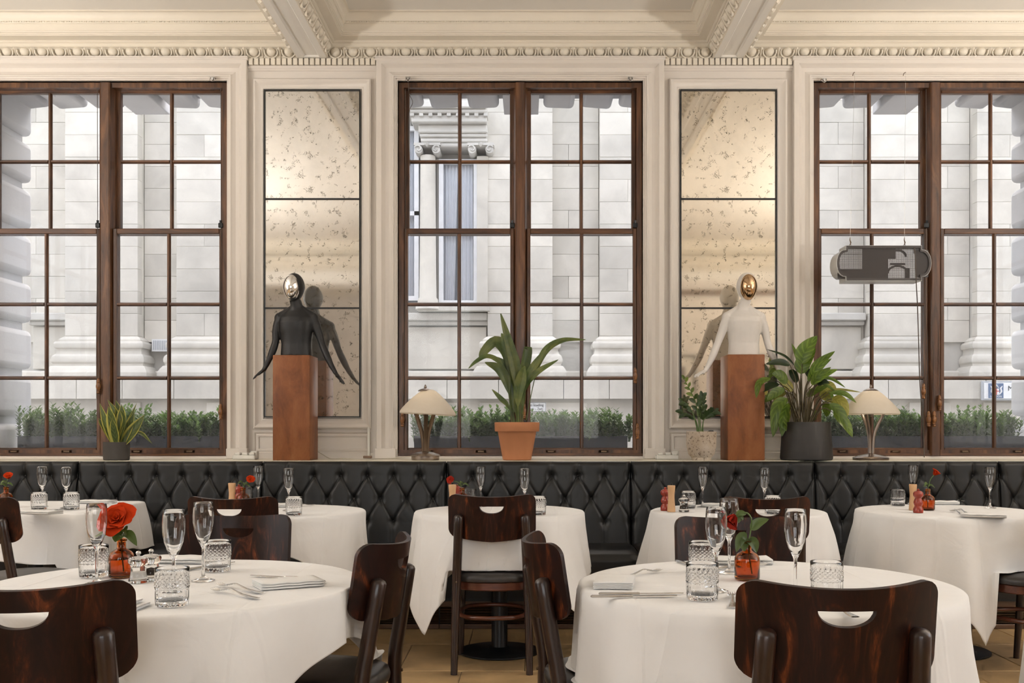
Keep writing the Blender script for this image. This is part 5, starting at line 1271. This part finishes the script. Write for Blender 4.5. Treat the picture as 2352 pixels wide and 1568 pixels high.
# forks and knives
def fork_mesh():
    m = MB()
    prof_ = [(0,.0105),(.004,.0115),(.03,.0095),(.07,.0055),(.115,.0032),(.128,.0035),(.136,.0075),(.145,.0115),(.156,.0122)]
    def zc(x): return .0035+.011*math.exp(-((x-.118)/.038)**2)+.004*max(0, (x-.17)/.03)**2
    ring = []
    for x, w_ in prof_:
        z = zc(x); ring.append([(x,-w_,z),(x,-w_*.6,z+.0014),(x,w_*.6,z+.0014),(x,w_,z),(x,w_*.6,z-.0012),(x,-w_*.6,z-.0012)])
    m.loft(ring)
    for k in range(4):
        y = -.0092+k*.0061; pts = [Vector((x, y*(1-.08*(x-.156)/.045), zc(x))) for x in (.150,.165,.180,.192,.201)]
        m.tube(pts, [.0020,.0019,.0017,.0014,.0007], 6)
    me = m.mesh('fork', 40); me.materials.append(MAT['steel']); return me
def knife_mesh():
    m = MB()
    m.loft([[(x,-w_,.003),(x,-w_*.5,.003+t),(x,w_*.5,.003+t),(x,w_,.003),(x,w_*.5,.003-t*.7),(x,-w_*.5,.003-t*.7)] for x, w_, t in ((0,.006,.002),(.004,.0085,.0035),(.03,.0085,.0035),(.07,.0065,.0035),(.098,.0055,.003),(.102,.0065,.0032),(.106,.0055,.0026))])
    m.loft([[(x,-b,.003),(x,0,.0042),(x,a,.003),(x,0,.0018)] for x, a, b in ((.106,.005,.005),(.125,.007,.008),(.16,.008,.0095),(.195,.0075,.009),(.212,.005,.004),(.220,.0005,.0005))])
    me = m.mesh('knife', 40); me.materials.append(MAT['steel']); return me
fork_me, knife_me = fork_mesh(), knife_mesh()
def cutlery(kind, a, b, label, lift=0):         # from handle end a to tip b, both points on the cloth
    A, B = ont(*a), ont(*b); d = B-A; o = link(kind, fork_me if kind == 'fork' else knife_me)
    A = B-d.normalized()*(.201 if kind == 'fork' else .220); o.location = (A.x, A.y, ZC+lift); o.rotation_euler = (0,0,math.atan2(d.y, d.x)); return tag(o, label, kind, 'forks' if kind == 'fork' else 'knives')
def napkin_mesh(w_, L, layers, seed):
    rnd = random.Random(seed); m = MB(); P_ = []; t = .0036
    for k in range(layers):
        xa, xb = (-w_/2+rnd.uniform(0,.004), w_/2-rnd.uniform(0,.004)); z = .0016+k*t
        seq = [(xa,z),(xa*.4,z+.0006),(xb*.4,z+.0006),(xb,z)]
        P_ += seq if k % 2 == 0 else seq[::-1]
        if k < layers-1:
            e = P_[-1][0]; sg = 1 if e > 0 else -1; P_ += [(e+sg*.0022, z+t*.3),(e+sg*.0022, z+t*.7)]
    n = len(P_); nl = 10
    m.add([(x, -L/2+L*j/nl, z+.0008*math.sin(j*1.7+x*30)*(z/.012)) for j in range(nl+1) for x, z in P_], [(j*n+i, j*n+i+1, (j+1)*n+i+1, (j+1)*n+i) for j in range(nl) for i in range(n-1)])
    me = m.mesh('napkin', 50); me.materials.append(MAT['napkin']); return me
nap_a, nap_b = napkin_mesh(.105,.17,5,1), napkin_mesh(.10,.20,5,2)
def napkin(u, v, deg, label, which=0):
    o = link('napkin', (nap_a, nap_b)[which]); o.location = ont(u, v); o.rotation_euler = (0,0,R(deg))
    s_ = o.modifiers.new('t','SOLIDIFY'); s_.thickness = .0024; s_.offset = 0
    return tag(o, label, 'napkin', 'folded white napkins')
# roses in amber bottles
def petal(m, base, az, el, L, wd, cup, curl):
    d = Vector((math.cos(az)*math.cos(el), math.sin(az)*math.cos(el), math.sin(el))); sd_ = Vector((-math.sin(az), math.cos(az), 0)); up = sd_.cross(d)*-1
    inw = Vector((-math.cos(az)*math.sin(el), -math.sin(az)*math.sin(el), math.cos(el)))
    def fn(u, v):
        s = (u-.5)*2; w_ = wd*(.25+.75*math.sin(PI*min(1, v*.62+.02)))*(1 if v < .75 else 1-.7*((v-.75)/.25)**2)
        return base + d*(L*v) + sd_*(s*w_) + inw*(cup*(s*s)*w_*.9 + .30*L*math.sin(v*2.2) - curl*L*max(0, v-.6)**2*3.2 - .06*L)
    m.grid(fn, 8, 8, uv=True)
def rose_mesh(name, R_, mat, seed, open_=1.0):
    rnd = random.Random(seed); m = MB(); ga = 2.4
    N = 18
    for k in range(N):
        t = k/(N-1); az = k*ga+rnd.uniform(-.15,.15); el = R(84)-R(66)*open_*t**1.1; L = R_*(.62+.48*t); wd = R_*(.16+.52*t)
        petal(m, Vector((0,0,-R_*.35+R_*.05*(1-t))), az, el, L, wd, .55*(1-t)+.16, .1+.55*t*open_)
    me = m.mesh(name, 180); me.materials.append(MAT[mat]); return me
rose_open = rose_mesh('rose_bloom', .052, 'rose_red', 3, .92); rose_bud = rose_mesh('rose_bloom', .030, 'rose_red', 4, .62); rose_dull = rose_mesh('rose_bloom', .030, 'rose_dull', 6, .5)
bo = [(0,0),(.030,0),(.0345,.003),(.0355,.008),(.0355,.056),(.0340,.064),(.0285,.073),(.0190,.079),(.0135,.083),(.0125,.088),(.0125,.102),(.0150,.104),(.0150,.110),(.0125,.111)]
bi = [(.0108,.110),(.0105,.086),(.0170,.0765),(.0262,.071),(.0318,.062),(.0330,.054),(.0330,.009),(.0300,.006),(0,.005)]
bottle_me = MB().lathe(bo+bi, 32, cap=False).mesh('bottle', 50, True); bottle_me.materials.append(MAT['amber_glass'])
wat_me = MB().lathe([(0,.0065),(.0300,.0070),(.0325,.010),(.0325,.048),(0,.048)], 28).mesh('water', 50); wat_me.materials.append(MAT['amber_glass'])
def vase(p, stem, bloom, bscale, tilt, leaves, label):     # stem: offsets from the bottle base
    o = empty('rose_vase', p, 0, label, 'vase', 'amber bottle rose vases')
    link('bottle', bottle_me, o)
    cv = catmull(stem, 16); MB().tube(cv, [.0022]*17, 6).build('stem', 'stem_green', o, 60)
    b = link('rose_bloom', bloom, o); b.location = cv[-1]+(cv[-1]-cv[-2]).normalized()*.010*bscale; b.rotation_euler = tilt; b.scale = (bscale,)*3
    for (q, L, wd, up) in leaves:
        m = MB(); leaf(m, q, wd, up, 10, .25, lambda t: math.sin(PI*min(1,t**.8))**.75, nu=4); m.build('leaf', 'leaf_rose', o, 180)
    return o
def std_leaves(z, s=1.0, k=3, seed=0):
    rnd = random.Random(seed); out = []
    for i in range(k):
        a = i*2.2+rnd.uniform(0,.8)+3.6; e = Vector((math.cos(a), math.sin(a)*.6, 0)); b = Vector((0,0,z+.006*i))
        out.append(([b, b+e*.022*s+Vector((0,0,.010*s)), b+e*.050*s+Vector((0,0,-.010*s if i % 2 else .008*s))], .05*s, .011*s, (0,-.6,1)))
    return out
p = ont(279, 1325)
lv = [([Vector((0,0,.125)), Vector((-.03,-.01,.128)), Vector((-.075,-.015,.112))],0,.013,(0,-.7,1)), ([Vector((.004,0,.125)), Vector((.028,-.012,.122)), Vector((.052,-.02,.092))],0,.014,(.3,-.8,.6)), ([Vector((0,-.004,.118)), Vector((0,-.022,.116)), Vector((-.002,-.040,.105))],0,.018,(0,-.6,1)), ([Vector((0,0,.120)), Vector((-.008,-.014,.135)), Vector((-.012,-.02,.152))],0,.014,(0,-1,.1)), ([Vector((0,0,.13)), Vector((.01,-.012,.14)), Vector((.02,-.022,.13))],0,.014,(0,-.6,1))]
vase(p, [(0.004,.006,.012),(0,0,.09),(0,-.002,.13),(-.004,-.006,.152)], rose_open, 1.12, (R(56), R(-4), R(0)), lv, 'amber bottle with a big open red rose on the front left table')
p = ont(1716, 1331)
lv = [([Vector((0,0,.118)), Vector((-.018,-.01,.118)), Vector((-.034,-.016,.080))],0,.016,(-.5,-1,.2)), ([Vector((0,0,.116)), Vector((.014,-.014,.105)), Vector((.022,-.02,.078))],0,.017,(.4,-1,.2)), ([Vector((.01,0,.140)), Vector((.03,-.004,.160)), Vector((.060,-.008,.172))],0,.015,(0,-1,.7)), ([Vector((-.002,0,.118)), Vector((-.012,-.014,.10)), Vector((-.012,-.02,.082))],0,.013,(0,-1,.2)), ([Vector((-.002,-.002,.186)), Vector((-.022,-.004,.188)), Vector((-.032,-.006,.178))],0,.009,(0,-1,.6)), ([Vector((-.010,0,.170)), Vector((-.020,-.004,.176)), Vector((-.026,-.006,.160))],0,.008,(0,-1,.6))]
vase(p, [(0.015,.004,.012),(.004,0,.09),(.010,0,.140),(.012,0,.172),(-.004,0,.190),(-.030,-.002,.178)], rose_dull, 1.25, (R(20), R(-142), R(0)), lv, 'amber bottle with a drooping faded rose on the front right table')
def small_vase(u, v, bu, bv, tilt, bloom, sc, label, seed, Y=None):
    p = ont(u, v); top = at(bu, bv, p.y-.01)-p; h = top.z
    vase(p, [(0,0,.012),(0,0,.09),(top.x*.35,0,.11+(h-.11)*.5),(top.x,0,h-.012)], bloom, sc, tilt, std_leaves(.118, .75, 4, seed), label)
small_vase(14, 1165, 16, 1094, (R(40),R(10),0), rose_bud, 1.05, 'amber bottle with a red rose at the left picture edge', 1)
small_vase(558, 1167, 571, 1099, (R(60),R(30),0), rose_bud, 1.0, 'amber bottle with a red rose on the table below the black bust', 2)
small_vase(1062, 1167, 1041, 1099, (R(70),R(-50),0), rose_dull, 1.1, 'amber bottle with a hanging red rose on the middle back table', 3)
small_vase(2131, 1171, 2147, 1085, (R(20),R(35),0), rose_bud, 1.05, 'amber bottle with a tall red rose on the far right back table', 4)
# mills
pm_prof = [(0,0),(.021,0),(.0215,.004),(.0195,.030),(.0165,.070),(.0165,.085),(.0178,.100),(.0200,.124),(.0205,.132),(.0190,.136),(0,.137)]
rm_prof = [(0,0),(.0240,0),(.0250,.004),(.0250,.018),(.0215,.026),(.0180,.034),(.0225,.044),(.0235,.054),(.0190,.066),(.0155,.074),(.0200,.080),(.0245,.086),(.0250,.098),(.0215,.106),(.0120,.111),(0,.112)]
def mill(kind, u, v, label):
    o = empty('pepper_mill' if kind == 'wood' else 'salt_mill', ont(u, v), 0, label, 'mill', 'wooden pepper mills' if kind == 'wood' else 'red salt mills')
    if kind == 'wood':
        MB().lathe(pm_prof, 24).build('body', 'mill_wood', o, 40); MB().lathe([(.003,.136),(.006,.140),(.006,.146),(0,.149)], 12).build('knob', 'black_metal', o, 50)
    else:
        MB().lathe(rm_prof, 28).build('body', 'mill_red', o, 40); MB().lathe([(.004,.110),(.007,.115),(.007,.120),(0,.123)], 12).build('knob', 'mill_red', o, 50)
mill('wood', 533, 1167, 'pale wooden pepper mill on the table below the black bust')
mill('red', 549, 1163, 'red salt mill half hidden behind the table below the black bust')
mill('wood', 1039, 1172, 'pale wooden pepper mill on the middle back table'); mill('red', 1051, 1163, 'red salt mill half hidden on the middle back table')
mill('wood', 1542, 1175, 'pale wooden pepper mill on the table below the white bust'); mill('red', 1528, 1172, 'red salt mill on the table below the white bust')
mill('wood', 2097, 1171, 'pale wooden pepper mill on the far right back table'); mill('red', 2109, 1177, 'red salt mill on the far right back table')
ac = [(0,0),(.024,0),(.0265,.003),(.0265,.008),(.0235,.013),(.0215,.022),(.0205,.032),(.0215,.040),(.0205,.045),(.0230,.050),(.0275,.056),(.0285,.061),(.0265,.067),(.018,.071),(.007,.073),(0,.073)]
def acrylic_mill(u, v, fill, label):
    o = empty('clear_grinder', ont(u, v), 0, label, 'grinder', 'clear acrylic grinders')
    MB().lathe(ac, 28).build('body', 'acrylic', o, 40); MB().lathe([(0,.014),(.017,.014),(.0165,.030),(0,.033 if fill == 'salt' else .036)], 20).build('filling', fill, o, 50)
    MB().lathe([(.004,.072),(.004,.076),(.007,.079),(.0075,.083),(.005,.087),(0,.088)], 14).build('knob', 'steel', o, 50)
acrylic_mill(318, 1337, 'salt', 'clear salt grinder beside the amber bottle on the front left table'); acrylic_mill(347, 1331, 'pepper', 'clear pepper grinder beside the amber bottle on the front left table')
acrylic_mill(1571, 1175, 'pepper', 'small clear pepper grinder on the table below the white bust')
# glasses
FG, TG = 'champagne flutes', 'cut glass tumblers'
for u, v, lab in ((222,1340,'champagne flute left of the big red rose'),(399,1369,'champagne flute right of the grinders, in front on the front left table'),(467,1333,'champagne flute in front of the reddish chair on the front left table'),
  (1645,1357,'front champagne flute before the drooping red rose'),(1675,1315,'rear champagne flute behind the drooping red rose'),(1827,1366,'champagne flute right of the drooping rose, beside the low tumbler'),
  (97,1163,'left champagne flute on the square cornered table'),(152,1166,'right champagne flute on the square cornered table'),(593,1160,'left champagne flute on the table below the black bust'),(663,1172,'right champagne flute on the table below the black bust'),
  (1104,1163,'left champagne flute on the middle back table'),(1205,1173,'right champagne flute on the middle back table'),(1614,1164,'left champagne flute on the table below the white bust'),(1756,1170,'right champagne flute on the table below the white bust'),
  (2097,1156,'champagne flute behind the wooden mill on the far right table'),(2274,1166,'champagne flute near the right picture edge on the far right table')):
    single('champagne_flute', flute_me, ont(u, v), lab, 'flute', FG, u)
for u, v, lab in ((215,1324,'cut glass tumbler left of the amber bottle on the front left table'),(395,1390,'nearest cut glass tumbler on the front left table'),(499,1311,'cut glass tumbler before the reddish chair on the front left table'),
  (1613,1376,'front one of two overlapping cut tumblers on the front right table'),(1613,1314,'rear one of two overlapping cut tumblers on the front right table'),(1899,1372,'cut tumbler behind the top edge of the nearest right chair'),
  (91,1163,'left cut tumbler on the square cornered table'),(164,1170,'right cut tumbler on the square cornered table'),(675,1183,'cut tumbler on the table below the black bust, right of the chair'),(565,1153,'cut tumbler behind the chair below the black bust'),
  (1236,1182,'cut tumbler right of the chair at the middle back table'),(1078,1160,'cut tumbler behind the chair at the middle back table'),(1581,1167,'cut tumbler beside the mills below the white bust'),(1775,1180,'cut tumbler seen through the chair handle below the white bust'),
  (2062,1161,'cut tumbler left of the mills on the far right table')):
    if (u, v) == (91, 1163): v = 1170; u = 90
    single('cut_tumbler', tumbler_me, ont(u, v), lab, 'tumbler', TG, u*.7)
# napkins and cutlery
napkin(662, 1345, -62, 'folded white napkin beside the two forks on the front left table'); napkin(408, 1290, 84, 'folded white napkin at the far side of the front left table', 1)
napkin(1412, 1342, -8, 'folded white napkin at the left rim of the front right table'); napkin(1695, 1292, 90, 'folded white napkin behind the drooping rose', 1)
napkin(222, 1155, 80, 'folded white napkin on the right of the square cornered table', 1); napkin(92, 1180, 70, 'folded white napkin at the left picture edge', 1)
napkin(645, 1163, 84, 'folded white napkin on the table below the black bust', 1); napkin(1655, 1163, 84, 'folded white napkin on the table below the white bust', 1)
napkin(2156, 1157, 84, 'folded white napkin at the back of the far right table', 1); napkin(2258, 1187, 70, 'folded white napkin by the chair at the far right table', 1)
cutlery('fork', (650,1388), (490,1357), 'lower of two forks on the front left table'); cutlery('fork', (676,1378), (503,1345), 'upper of two forks on the front left table')
cutlery('knife', (750,1332), (575,1323), 'knife behind the napkin on the front left table'); cutlery('knife', (748,1338), (600,1327), 'second knife behind the napkin on the front left table')
cutlery('knife', (225,1440), (345,1386), 'knife tip showing beside the nearest left chair'); cutlery('knife', (215,1420), (328,1378), 'upper knife tip showing beside the nearest left chair')
cutlery('fork', (0,1400), (82,1379), 'fork seen through the handle of the nearest left chair'); cutlery('knife', (478,1302), (540,1292), 'knife end right of the rear napkin on the front left table')
cutlery('knife', (1366,1366), (1570,1364), 'lower knife on the front right table by the napkin'); cutlery('knife', (1378,1372), (1555,1370), 'second knife on the front right table by the napkin')
cutlery('fork', (1425,1328), (1516,1312), 'fork pointing at the rear on the left of the front right table'); cutlery('fork', (1690,1440), (1680,1366), 'fork left of the nearest right chair')
cutlery('fork', (1700,1300), (1776,1294), 'right fork behind the amber bottle on the front right table'); cutlery('fork', (1690,1304), (1760,1299), 'left fork behind the amber bottle on the front right table')
cutlery('knife', (1558,1290), (1620,1310), 'knife behind the two overlapping tumblers'); cutlery('fork', (1975,1425), (1892,1385), 'fork seen through the handle of the nearest right chair')
cutlery('fork', (650,1166), (722,1161), 'fork on the table below the black bust'); cutlery('fork', (2160,1160), (2212,1152), 'rear fork on the far right table'); cutlery('fork', (2250,1192), (2184,1174), 'front fork on the far right table'); cutlery('fork', (2262,1189), (2196,1172), 'second front fork on the far right table')
cutlery('fork', (200,1164), (255,1158), 'fork on the napkin side of the square cornered table'); cutlery('knife', (80,1184), (150,1168), 'knife between the tumblers on the square cornered table')
